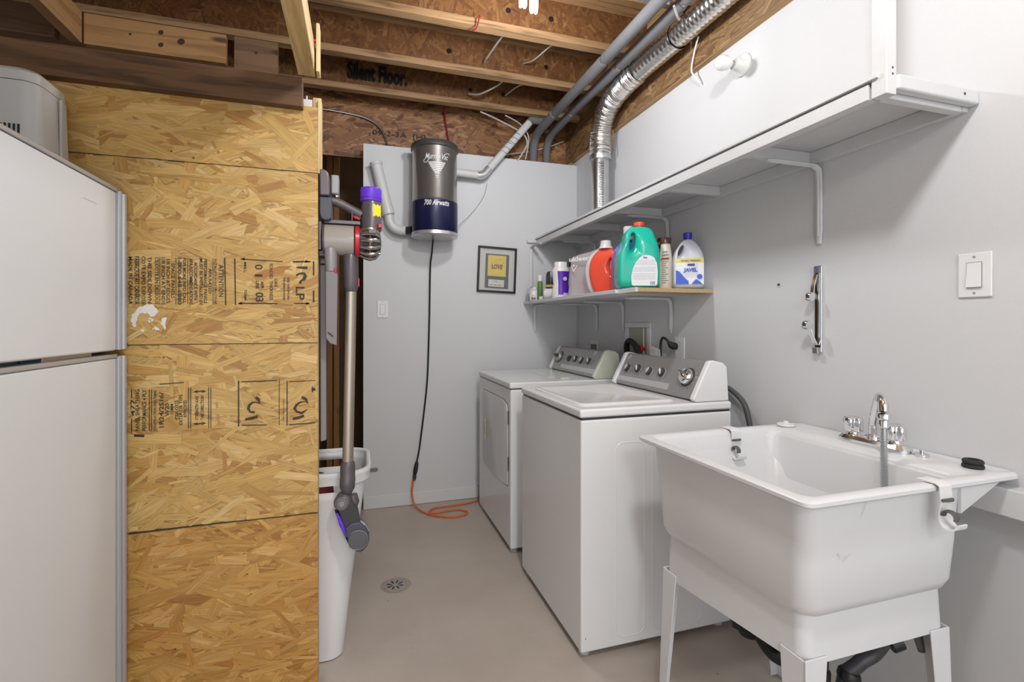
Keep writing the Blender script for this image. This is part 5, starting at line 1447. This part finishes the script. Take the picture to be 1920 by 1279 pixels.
MB().tube(smooth_path([(0.188, 3.295, 1.930), (0.192, 3.293, 1.89), (0.212, 3.290, 1.855), (0.250, 3.285, 1.835), (0.295, 3.275, 1.832)], 5), 0.030, 18).build('elbow', PVC, ip)
MB().cyl((0.296, 3.275, 1.832), (0.333, 3.25, 1.834), 0.024, n=18).build('rubber_sleeve', RUBBER, ip)

# ------------------------------------------------------------------ framed picture
pf = thing('picture_frame', 'black framed certificate with a yellow print on the grey back wall', 'picture', (0.935, YB, 1.60))
rt = Matrix.Translation((0.935, YB, 1.602)) @ Matrix.Rotation(math.radians(2.2), 4, 'Y')
fwid, fhei = 0.142, 0.162


def PB(x0, x1, z0, z1, d0, d1): return MB().box(x0, x1, -d1, -d0, z0, z1, rt)


mb = MB()
for a in ((-fwid, fwid, fhei - 0.014, fhei), (-fwid, fwid, -fhei, -fhei + 0.014), (-fwid, -fwid + 0.014, -fhei + 0.0141, fhei - 0.0141), (fwid - 0.014, fwid, -fhei + 0.0141, fhei - 0.0141)):
    mb.box(a[0], a[1], -0.020, -0.001, a[2], a[3], rt)
mb.build('frame', BLACK, pf, bevel=0.002)
PB(-fwid + 0.0141, fwid - 0.0141, -fhei + 0.0141, fhei - 0.0141, 0.001, 0.006).build('mat_board', P('mat_board', (0.50, 0.50, 0.48), 0.7), pf)
mb = MB()
for k in (0.022, 0.030):
    x, z = fwid - k, fhei - k
    for (a, b, c_, d) in ((-x, z, x, z), (x, z, x, -z)):
        mb.line(a, b, c_, d, 0.0012, lambda p, q: rt @ Vector((p, -0.0063, q)))
mb.build('mat_bevel', P('bevel_grey', (0.25, 0.25, 0.26), 0.5), pf)
PB(-0.085, 0.088, -0.132, 0.112, 0.0065, 0.008).build('dark_panel', P('dark_blue_board', (0.035, 0.035, 0.05), 0.6), pf)
pt = PB(-0.068, 0.066, -0.046, 0.102, 0.0085, 0.0095).build('print', P('yellow_print', (0.60, 0.46, 0.04), 0.5, var=0.15, vscale=25), pf)
fpf = lambda a, b, d=0.0099: rt @ Vector((a, -d, b))
MB().text('LOVE', lambda a, b: fpf(a, b + 0.022), size=0.045, width=0.085, bold=0.05, shear=0.2).build('lettering', P('dark_red_ink', (0.20, 0.02, 0.02), 0.5), pt)
R = random.Random(4)
mb = MB()
for i in range(16):
    x, z = R.uniform(-0.05, 0.05), R.uniform(0.01, 0.07)
    mb.stroke([(x, z), (x + R.uniform(-0.012, 0.012), z + R.uniform(0.0, 0.012)), (x + R.uniform(-0.015, 0.015), z + R.uniform(0, 0.015))], [0.001, 0.006, 0.001], lambda p, q: fpf(p, q, 0.0097))
mb.build('flame_marks', P('orange_ink', (0.65, 0.16, 0.05), 0.5), pt)
pl_ = PB(-0.060, 0.056, -0.120, -0.070, 0.0085, 0.0095).build('plaque', P('plaque_silver', (0.55, 0.54, 0.48), 0.4), pf)
mb = MB()
mb.text('MVP', lambda a, b: fpf(a - 0.006, b - 0.083), size=0.014, width=0.026)
for i in range(3): mb.line(-0.052 + i * 0.032, -0.108, -0.028 + i * 0.032, -0.108, 0.004, fpf)
mb.build('lettering', INK, pl_)
MB().box(-fwid + 0.0145, fwid - 0.0145, -0.0108, -0.0102, -fhei + 0.0145, fhei - 0.0145, rt).build('glazing', P('glass', (1, 1, 1), 0.03, alpha=0.06, spec=0.6), pf)

# ------------------------------------------------------------------ floor drain
fdn = thing('floor_drain', 'round floor drain with star-shaped dark slots in the beige floor', 'drain', (0.161, 2.335, 0))
MB().lathe([(0.052, 0.0004), (0.052, 0.0024), (0.048, 0.003)], (0.161, 2.335, 0), n=40).build('drain_plate', P('drain_metal', (0.36, 0.33, 0.30), 0.45, 0.2, var=0.3, vscale=90), fdn)
mb = MB()
for i in range(8):
    a = PI / 8 + i * PI / 4
    dx, dy = math.cos(a), math.sin(a)
    A = [(0.161 + dx * r_ - dy * w_, 2.335 + dy * r_ + dx * w_) for r_, w_ in ((0.012, 0.0015), (0.026, 0.0045), (0.038, 0.004), (0.040, 0.0), (0.038, -0.004), (0.026, -0.0045), (0.012, -0.0015))]
    mb.flat(A, lambda p, q: Vector((p, q, 0.0034)))
mb.build('drain_slots', BLACK, fdn)
MB().lathe([(0.070, 0.0002), (0.053, 0.0008)], (0.165, 2.337, 0), n=40).build('repair_ring', P('patch_cement', (0.34, 0.285, 0.24), 0.6, var=0.15, vscale=60), fdn)

# ------------------------------------------------------------------ wiring and small overhead bits


def wire(label, pts, r, mat, cat='cable'):
    return tag(MB().tube(smooth_path(pts, 7), r, 8).build('cable', mat), label, cat)


wire('thin grey conduit bending down behind the grey wall near the partition edge', [(-0.50, 3.475, 2.63), (-0.26, 3.470, 2.645), (-0.05, 3.470, 2.635), (0.07, 3.468, 2.61), (0.15, 3.465, 2.55), (0.19, 3.462, 2.44), (0.195, 3.46, 2.30)], 0.006, STEEL)
RED = P('red_wire', (0.22, 0.01, 0.02), 0.4)
wire('dark red tube hanging on the back beam above the canister', [(0.575, 3.40, 2.74), (0.585, 3.46, 2.68), (0.60, 3.476, 2.60), (0.615, 3.476, 2.50), (0.62, 3.474, 2.35)], 0.0065, RED, 'tube')
wire('dark red wire looped between joists at the top centre', [(0.56, 2.31, 2.72), (0.55, 2.33, 2.67), (0.53, 2.35, 2.66)], 0.004, RED, 'wire')
wire('doubled white cable dangling from the joist left of centre top', [(0.72, 2.405, 2.72), (0.715, 2.55, 2.74), (0.70, 2.72, 2.745), (0.705, 2.815, 2.76)], 0.005, CABLE)
wire('short white cable dangling to the right of the doubled cable', [(1.02, 2.405, 2.705), (1.01, 2.50, 2.75), (0.975, 2.68, 2.76), (0.955, 2.812, 2.80)], 0.004, CABLE)
wire('white cable loop between the two lowest joists', [(0.80, 2.86, 2.75), (0.86, 2.96, 2.745), (0.76, 3.10, 2.72), (0.70, 3.20, 2.755)], 0.005, CABLE)
wire('single white cable feeding a hole in the lowest joist web', [(1.03, 2.86, 2.73), (0.98, 3.02, 2.76), (0.955, 3.20, 2.78)], 0.0045, CABLE)
wire('white cable sagging in front of the back beam toward the pipe elbow', [(0.80, 3.285, 2.685), (0.92, 3.31, 2.66), (1.05, 3.325, 2.62), (1.13, 3.33, 2.585), (1.16, 3.335, 2.52), (1.12, 3.34, 2.44), (1.09, 3.345, 2.395)], 0.0055, CABLE)
wire('second white cable sagging beside the diagonal pipe', [(0.98, 3.29, 2.685), (1.10, 3.32, 2.65), (1.17, 3.34, 2.58), (1.165, 3.345, 2.48), (1.15, 3.346, 2.41)], 0.0045, CABLE)
wire('white cable running up to the beam past the two dark pipe ends', [(0.95, 3.37, 2.42), (1.08, 3.42, 2.47), (1.20, 3.477, 2.51), (1.38, 3.477, 2.57), (1.50, 3.46, 2.62)], 0.0045, CABLE)
wire('thin black wire hanging along the back wall beside the canister', [(0.86, 3.33, 2.21), (0.84, 3.338, 2.12), (0.76, 3.342, 2.00), (0.66, 3.30, 1.90), (0.622, 3.25, 1.86)], 0.0015, P('fine_grey_wire', (0.25, 0.25, 0.25), 0.5), 'wire')
wire('white wire dangling off the beam onto the wall below the duct', [(1.50, 1.90, 2.55), (1.518, 1.955, 2.50), (1.520, 1.975, 2.43), (1.535, 1.955, 2.385), (1.545, 1.945, 2.36)], 0.004, WPLAST)
wire('white cable looping from the pipe clamp to the duct at the top right', [(1.295, 1.80, 2.590), (1.345, 1.84, 2.572), (1.382, 1.88, 2.60), (1.387, 1.90, 2.66), (1.39, 1.906, 2.70)], 0.005, CABLE)
t = tag(MB().lathe([(0.045, 0), (0.047, -0.03), (0.030, -0.045)], (-0.165, 1.93, 2.6895), n=24).build('ceiling_fitting', CREAMP, origin=(-0.165, 1.93, 2.69)), 'cream round fitting at the top edge beside the pale overhead timber', 'fitting')

# grey tape strip on the wall
tag(MB().prism([(0.058, 0.245), (0.118, 0.245), (0.122, 0.262), (0.112, 0.268), (0.058, 0.268)], lambda a, b, d: Vector((a, d, b)), YB - 0.006, YB - 0.0005).build('metal_strip', P('dull_steel', (0.20, 0.20, 0.20), 0.4, 0.5), origin=(0.09, YB, 0.25)), 'short grey metal strip low on the back wall beside the laundry hamper', 'strip')
for o in bpy.data.objects:
    if o.name.startswith('metal_strip'): o.location.z += 0.0

# ------------------------------------------------------------------ laundry hamper
hm = thing('laundry_hamper', 'tall white plastic laundry hamper behind the strand board wall edge', 'hamper', (-0.2, 2.05, 0))
HP = P('hamper_plastic', (0.70, 0.715, 0.73), 0.35, var=0.02)
nz = 22


def hring(k, n=12):
    """k 0 bottom .. 1 top"""
    z = 0.004 + k * 0.70
    fr_ = 1.880 - 0.012 * k; bk = 2.100 + 0.13 * k
    xl = -0.52 - 0.02 * k; xr_ = -0.055 + 0.075 * k + 0.015 * k * k
    r = 0.055 + 0.03 * k
    return rrect((xl + xr_) / 2, (fr_ + bk) / 2, (xr_ - xl) / 2, (bk - fr_) / 2, r, z, n=n)


ks = [0, 0.02] + [0.06 + 0.0425 * i for i in range(nz)]
rings = [hring(k) for k in ks]
N = len(rings[0])
# extra points along straight sides so holes can be cut


def densify(r, m=14):
    out = []
    n = len(r)
    for i in range(n):
        a, b = r[i], r[(i + 1) % n]
        out.append(a)
        if (b - a).length > 0.04:
            for k in range(1, m): out.append(a.lerp(b, k / m))
    return out


rings = [densify(r) for r in rings]


def skip(i, j):
    p = rings[i][j]; q = rings[i][(j + 1) % len(rings[i])]
    c_ = (p + q) / 2
    k = ks[i]
    # handle openings front and back
    if 0.83 < k < 0.91 and -0.36 < c_.x < -0.072 and abs(q.y - p.y) < 0.004: return True
    # slots down the right-hand side
    if abs(q.x - p.x) < 0.006 and c_.x > -0.3 and 0.04 < k < 0.88 and i % 2 == 0 and c_.y > 1.93 and int((c_.y - 1.9) / 0.016) % 3 == 0: return True
    return False


top = rings[-1]
body = MB().loft(rings, cap0=True, cap1=False, skip=skip).build('hamper_body', HP, hm)
sm_ = body.modifiers.new('thickness', 'SOLIDIFY'); sm_.thickness = 0.003; sm_.offset = -1
lip = []
tk = hring(1.0)
cxx = sum((p.x for p in tk)) / len(tk); cyy = sum((p.y for p in tk)) / len(tk)


def grow(r, d, z):
    out = []
    n = len(r)
    for i in range(n):
        tdir = (r[(i + 1) % n] - r[i - 1]).normalized()
        nn = Vector((tdir.y, -tdir.x, 0))
        out.append(Vector((r[i].x + nn.x * d, r[i].y + nn.y * d, z)))
    return out


zt = 0.004 + ks[-1] * 0.70
tk = hring(ks[-1])
MB().loft([grow(tk, 0.001, zt - 0.030), grow(tk, 0.009, zt - 0.032), grow(tk, 0.012, zt - 0.006), grow(tk, 0.015, zt), grow(tk, 0.013, zt + 0.012), grow(tk, 0.002, zt + 0.014), grow(tk, -0.0035, zt + 0.008), grow(tk, -0.0035, zt - 0.010)], False, False).build('rim', HP, hm, ang=60)
mb = MB()
R = random.Random(17)
rg = []
t = tag(MB().loft([[Vector((-0.25 + (0.165 - k * 0.004) * math.cos(a) * (1 + 0.1 * R.random()), 2.02 + (0.115 - k * 0.006) * math.sin(a) * (1 + 0.1 * R.random()), 0.30 + k * 0.088 + R.uniform(0, 0.012))) for a in [2 * PI * i / 26 for i in range(26)]] for k in range(5)]).build('laundry', P('maroon_cloth', (0.14, 0.012, 0.025), 0.9, bump=0.5, bscale=20), origin=(-0.26, 2.0, 0.3), ang=60, sub=1), 'maroon laundry heaped inside the white hamper', 'laundry')

# ------------------------------------------------------------------ cordless stick vacuum on its wall dock
ax_, bz_, x0_ = 0.001776, 0.001872, -0.1331
VY = 1.815


def V(a, b, y=0.0): return Vector((x0_ + a * ax_, VY + y, 1.22 + b * bz_))


GM = P('vacuum_grey', (0.115, 0.10, 0.108), 0.33, 0.3)
GL = P('vacuum_light_grey', (0.27, 0.26, 0.275), 0.35, 0.2)
GD = P('vacuum_slate', (0.065, 0.068, 0.09), 0.4)
IRON = P('cyclone_iron', (0.36, 0.33, 0.31), 0.22, 0.9)
REDV = P('vacuum_red', (0.50, 0.02, 0.03), 0.3)
PURP = P('vacuum_purple', (0.13, 0.035, 0.62), 0.32)
dock = thing('wall_dock', 'grey wall dock screwed to the free edge of the strand board wall', 'vacuum dock', (-0.13, VY, 1.6))
MB().prism([(a * ax_ + x0_, 1.22 + b * bz_) for a, b in ((2, 282), (12, 281), (18, 277), (21, 268), (22, 235), (19, 233), (3, 233))], lambda p, q, d: Vector((p, d, q)), VY - 0.040, VY + 0.045).build('dock_head', GM, dock, bevel=0.006, seg=3)
MB().prism([(a * ax_ + x0_, 1.22 + b * bz_) for a, b in ((2, 232.5), (25, 232.5), (26, 200), (24, 192), (14, 188), (5, 192), (2, 202))], lambda p, q, d: Vector((p, d, q)), VY - 0.032, VY + 0.037).build('dock_cradle', GD, dock, bevel=0.006, seg=3)
MB().box(x0_ + 0.0015, x0_ + 0.011, VY - 0.028, VY + 0.016, 1.22 + 135 * bz_, 1.22 + 187 * bz_).build('dock_spine', GM, dock, bevel=0.002)
MB().box(x0_ + 0.0015, x0_ + 0.040, VY - 0.020, VY + 0.016, 1.22 + 124 * bz_, 1.22 + 134.5 * bz_).build('tool_holder', P('holder_brown_grey', (0.075, 0.06, 0.055), 0.4), dock, bevel=0.003)

sv = thing('stick_vacuum', 'cordless stick vacuum with purple top cap hanging at the strand board edge', 'vacuum cleaner', (0.0, VY, 0.5))
MB().box(x0_ + 23 * ax_, x0_ + 38 * ax_, VY - 0.025, VY + 0.030, 1.22 + 239 * bz_, 1.22 + 275 * bz_).build('battery', GL, sv, bevel=0.006, seg=3)
MB().cyl(V(33, 236, 0.0), V(33, 239, 0), 0.010, n=16).build('battery_neck', CHROME, sv)
MB().tube([V(23, 228), V(33, 227), V(50, 220), V(68, 211), V(80, 205)], [0.016, 0.015, 0.014, 0.0155, 0.017], 18, sx=1.0, sy=1.1).build('handle', GM, sv)
MB().tube([V(63, 203, -0.003), V(70, 200, -0.003), V(77, 198, -0.003)], [0.004, 0.0075, 0.006], 10).build('trigger', REDV, sv)
MB().tube([V(62, 210, -0.012), V(62, 193, -0.012)], 0.0012, 6).build('guard', GL, sv)
BIN = P('bin_plastic', (0.46, 0.425, 0.39), 0.15, alpha=0.78, spec=0.7, var=0.12, vscale=12)
cz = 153
MB().lathe([(0.030, 0), (0.052, 0.001), (0.053, 0.003), (0.053, 0.102)], V(8, cz + 3), (1, 0, 0), n=44).build('dust_bin', BIN, sv)
MB().lathe([(0.030, 0.004), (0.034, 0.01), (0.034, 0.098)], V(8, cz + 3), (1, 0, 0), n=32).build('shroud', P('shroud_mesh', (0.34, 0.31, 0.27), 0.4, 0.3), sv)
MB().lathe([(0.0535, 0.0), (0.0545, 0.002), (0.0545, 0.005)], V(9, cz + 3), (1, 0, 0), n=40).build('bin_seal', GM, sv)
MB().box(x0_ + 10 * ax_, x0_ + 78 * ax_, VY - 0.012, VY + 0.012, 1.22 + 186 * bz_, 1.22 + 193 * bz_).build('top_rail', GM, sv, bevel=0.002)
MB().lathe([(0.0535, 0.001), (0.055, 0.003), (0.053, 0.016), (0.045, 0.017)], V(67, cz + 2), (1, 0, 0), n=44).build('red_ring', REDV, sv)
MB().lathe([(0.048, 0.0), (0.045, 0.010), (0.040, 0.024), (0.043, 0.040), (0.043, 0.056), (0.030, 0.070), (0.01, 0.073)], V(77, cz), (1, 0, 0), n=36).build('cyclone_core', DARKG, sv)
for i in range(13):
    a = 2 * PI * i / 13 + 0.2
    u = Vector((0, math.cos(a), math.sin(a)))
    c0 = V(77, cz)
    MB().tube([c0 + u * 0.046 + Vector((0.001, 0, 0)), c0 + u * 0.052 + Vector((0.018, 0, 0)), c0 + u * 0.055 + Vector((0.034, 0, 0)), c0 + u * 0.051 + Vector((0.052, 0, 0)), c0 + u * 0.036 + Vector((0.068, 0, 0))], [0.0045, 0.0075, 0.0095, 0.0075, 0.0040], 10).build('cyclone_cone', IRON, sv)
MB().lathe([(0.0565, 0), (0.0580, 0.002), (0.0565, 0.005)], V(77, cz) + Vector((0.031, 0, 0)), (1, 0, 0), n=40).build('cyclone_band', IRON, sv)
MB().lathe([(0.032, 0), (0.0355, 0.004), (0.0355, 0.088), (0.033, 0.094), (0.0325, 0.104)], V(99, 176), n=40).build('motor_housing', GM, sv)
MB().box(V(99, 0).x - 0.012, V(99, 0).x + 0.016, VY - 0.064, VY - 0.056, 1.22 + 166 * bz_, 1.22 + 174 * bz_).build('name_tab', GM, sv, bevel=0.003)
cap = MB()
prof = [(0.0355, 0), (0.037, 0.003), (0.037, 0.044), (0.034, 0.048), (0.020, 0.049)]
cap.lathe(prof, V(98, 231.5), n=44)
cp = cap.build('filter_cap', PURP, sv)
MB().lathe([(0.0374, 0.010), (0.0378, 0.0105), (0.0378, 0.0120), (0.0374, 0.0125)], V(98, 231.5), n=44).build('cap_groove', P('purple_groove', (0.08, 0.02, 0.36), 0.4), cp)
mm = lambda a, b: Vector((V(99, 0).x + 0.0364 * math.cos(math.radians(-62) + a / 0.036), VY + 0.0364 * math.sin(math.radians(-62) + a / 0.036), 1.22 + 213 * bz_ + b))
sk = MB()
for i in range(8):
    a0, a1 = -0.012 + i * 0.004, -0.008 + i * 0.004
    e0, e1 = [0.020 + 0.003 * math.sin(i_ * 1.9) for i_ in (i, i + 1)]
    sk.flat([(a0, -e0), (a1, -e1), (a1, e1), (a0, e0)], mm)
sk.build('yellow_sticker', P('sticker_yellow', (0.75, 0.68, 0.02), 0.45), sv, weld=True)
MB().box(V(111, 0).x, V(119, 0).x, VY - 0.036, VY - 0.018, 1.22 + 180 * bz_, 1.22 + 188 * bz_).build('release_button', REDV, sv, bevel=0.003)
# wand connector, wand, head
fr2 = smooth_path([V(60, 140), V(58.5, 122), V(59, 100), V(59.5, 76), V(60, 64)], 3)
MB().tube([V(58, 141), V(58, 134), V(59, 124), V(59.5, 100), V(60, 85), V(60, 70), V(60, 60)], [0.012, 0.021, 0.026, 0.026, 0.025, 0.025, 0.018], 28).build('wand_socket', GM, sv)
MB().box(V(73, 0).x, V(76, 0).x, VY - 0.010, VY + 0.006, 1.22 + 70 * bz_, 1.22 + 86 * bz_).build('release_button', REDV, sv, bevel=0.0015)
WAND = P('wand_champagne', (0.42, 0.37, 0.31), 0.3, 0.75)
MB().tube([V(60, 60), V(58, -60), V(54, -262)], 0.0185, 28).build('wand', WAND, sv)
MB().tube([V(54, -258), V(54, -262), V(54, -268), V(53.5, -290), V(53.5, -291), V(53, -308), V(52, -318)], [0.019, 0.0235, 0.0255, 0.0255, 0.0265, 0.0255, 0.017], 28).build('head_socket', GM, sv)
bc = V(46, -332)
MB().lathe([(0.006, -0.034), (0.020, -0.032), (0.029, -0.022), (0.030, 0.0), (0.029, 0.022), (0.020, 0.030)], bc, (0.15, 1, 0), n=32).build('ball_joint', GM, sv)
mb = MB()
for r_ in (0.010, 0.016, 0.022):
    mb.lathe([(r_ - 0.001, -0.0345 + (r_ - 0.01) * 0.25), (r_, -0.0362 + (r_ - 0.01) * 0.25), (r_ + 0.001, -0.0342 + (r_ - 0.01) * 0.25)], bc, (0.15, 1, 0), n=32)
mb.build('joint_rings', GL, sv)
MB().tube([V(64, -322), V(66, -335), V(62, -350)], [0.014, 0.018, 0.014], 16).build('joint_yoke', GM, sv)
nk = [(36, -345), (60, -328), (72, -345), (80, -382), (84, -395), (62, -392), (48, -378), (42, -360)]
MB().prism([(x0_ + a * ax_, 1.22 + b * bz_) for a, b in nk], lambda p, q, d: Vector((p, d, q)), VY - 0.026, VY + 0.020).build('head_neck', DARKG, sv, bevel=0.005, seg=3)
hd_ = [(50, -378), (60, -370), (76, -370), (88, -381), (94, -393), (95, -405), (90, -417), (82, -425), (75, -427), (66, -420), (58, -405), (51, -392)]
MB().prism([(x0_ + a * ax_, 1.22 + b * bz_) for a, b in hd_], lambda p, q, d: Vector((p, d, q)), VY - 0.034, VY + 0.021).build('cleaner_head', GD, sv, bevel=0.006, seg=3)
MB().lathe([(0.001, -0.0375), (0.030, -0.037), (0.033, -0.034)], V(73, -402), (0, 1, 0), n=36).build('brush_cap', P('brush_cap_grey', (0.10, 0.10, 0.115), 0.4), sv)
MB().tube([V(73, -402, -0.0355) + Vector((0.0335 * math.cos(a), 0, 0.0335 * math.sin(a))) for a in [math.radians(-150 + 15 * i) for i in range(20)]], 0.0013, 6).build('brush_cap_edge', GL, sv)
MB().tube([V(66, -370, -0.012), V(80, -380, -0.012), V(90, -394, -0.01)], [0.010, 0.014, 0.010], 14).build('clear_window', P('window_grey', (0.33, 0.34, 0.36), 0.2), sv)
MB().tube([V(34, -350, -0.020), V(42, -370, -0.022), V(52, -395, -0.024)], [0.003, 0.008, 0.004], 10).build('purple_panel', PURP, sv)
MB().tube([V(32, -347, 0), V(38, -365, 0), V(48, -392, 0), V(60, -418, 0), V(72, -428, 0)], 0.006, 8).build('squeegee', BLACK, sv)

# crevice tool parked on the dock, and a second grey tool behind it
cvt = thing('crevice_tool', 'flat grey crevice nozzle hanging from the vacuum dock', 'vacuum tool', (-0.1, VY, 1.3))
MB().tube([V(22, 138, -0.028), V(23, 128, -0.028), V(24, 105, -0.028), V(24, 96, -0.028)], [0.019, 0.021, 0.019, 0.017], 22, sy=1.0).build('tool_socket', GL, cvt)
MB().box(V(30, 0).x, V(34, 0).x, VY - 0.046, VY - 0.036, 1.22 + 92 * bz_, 1.22 + 101 * bz_).build('release_button', REDV, cvt, bevel=0.002)
noz = [(14, 96), (34, 96), (36, 88), (34, -40), (22, -36), (14, -26)]
MB().prism([(x0_ + a * ax_, 1.22 + b * bz_) for a, b in noz], lambda p, q, d: Vector((p, d, q)), VY - 0.043, VY - 0.022).build('nozzle', P('nozzle_grey', (0.215, 0.20, 0.215), 0.5), cvt, bevel=0.004, seg=3)
MB().prism([(x0_ + a * ax_, 1.22 + b * bz_) for a, b in ((18, -14), (28, -22), (28, -25), (18, -17))], lambda p, q, d: Vector((p, d, q)), VY - 0.0445, VY - 0.0432).build('slot', BLACK, cvt)
brt = thing('brush_tool', 'second grey attachment hanging just behind the strand board edge', 'vacuum tool', (-0.12, VY + 0.05, 1.2))
MB().box(x0_ + 0.002, x0_ + 0.024, VY + 0.020, VY + 0.060, 1.22 + 112 * bz_, 1.22 + 124 * bz_).build('tool_socket', GM, brt, bevel=0.003)
MB().prism([(x0_ + a * ax_, 1.22 + b * bz_) for a, b in ((1, 111), (12, 111), (13, -220), (2, -222))], lambda p, q, d: Vector((p, d, q)), VY + 0.025, VY + 0.052).build('tool_body', P('tool_lilac_grey', (0.25, 0.235, 0.26), 0.45), brt, bevel=0.004, seg=2)
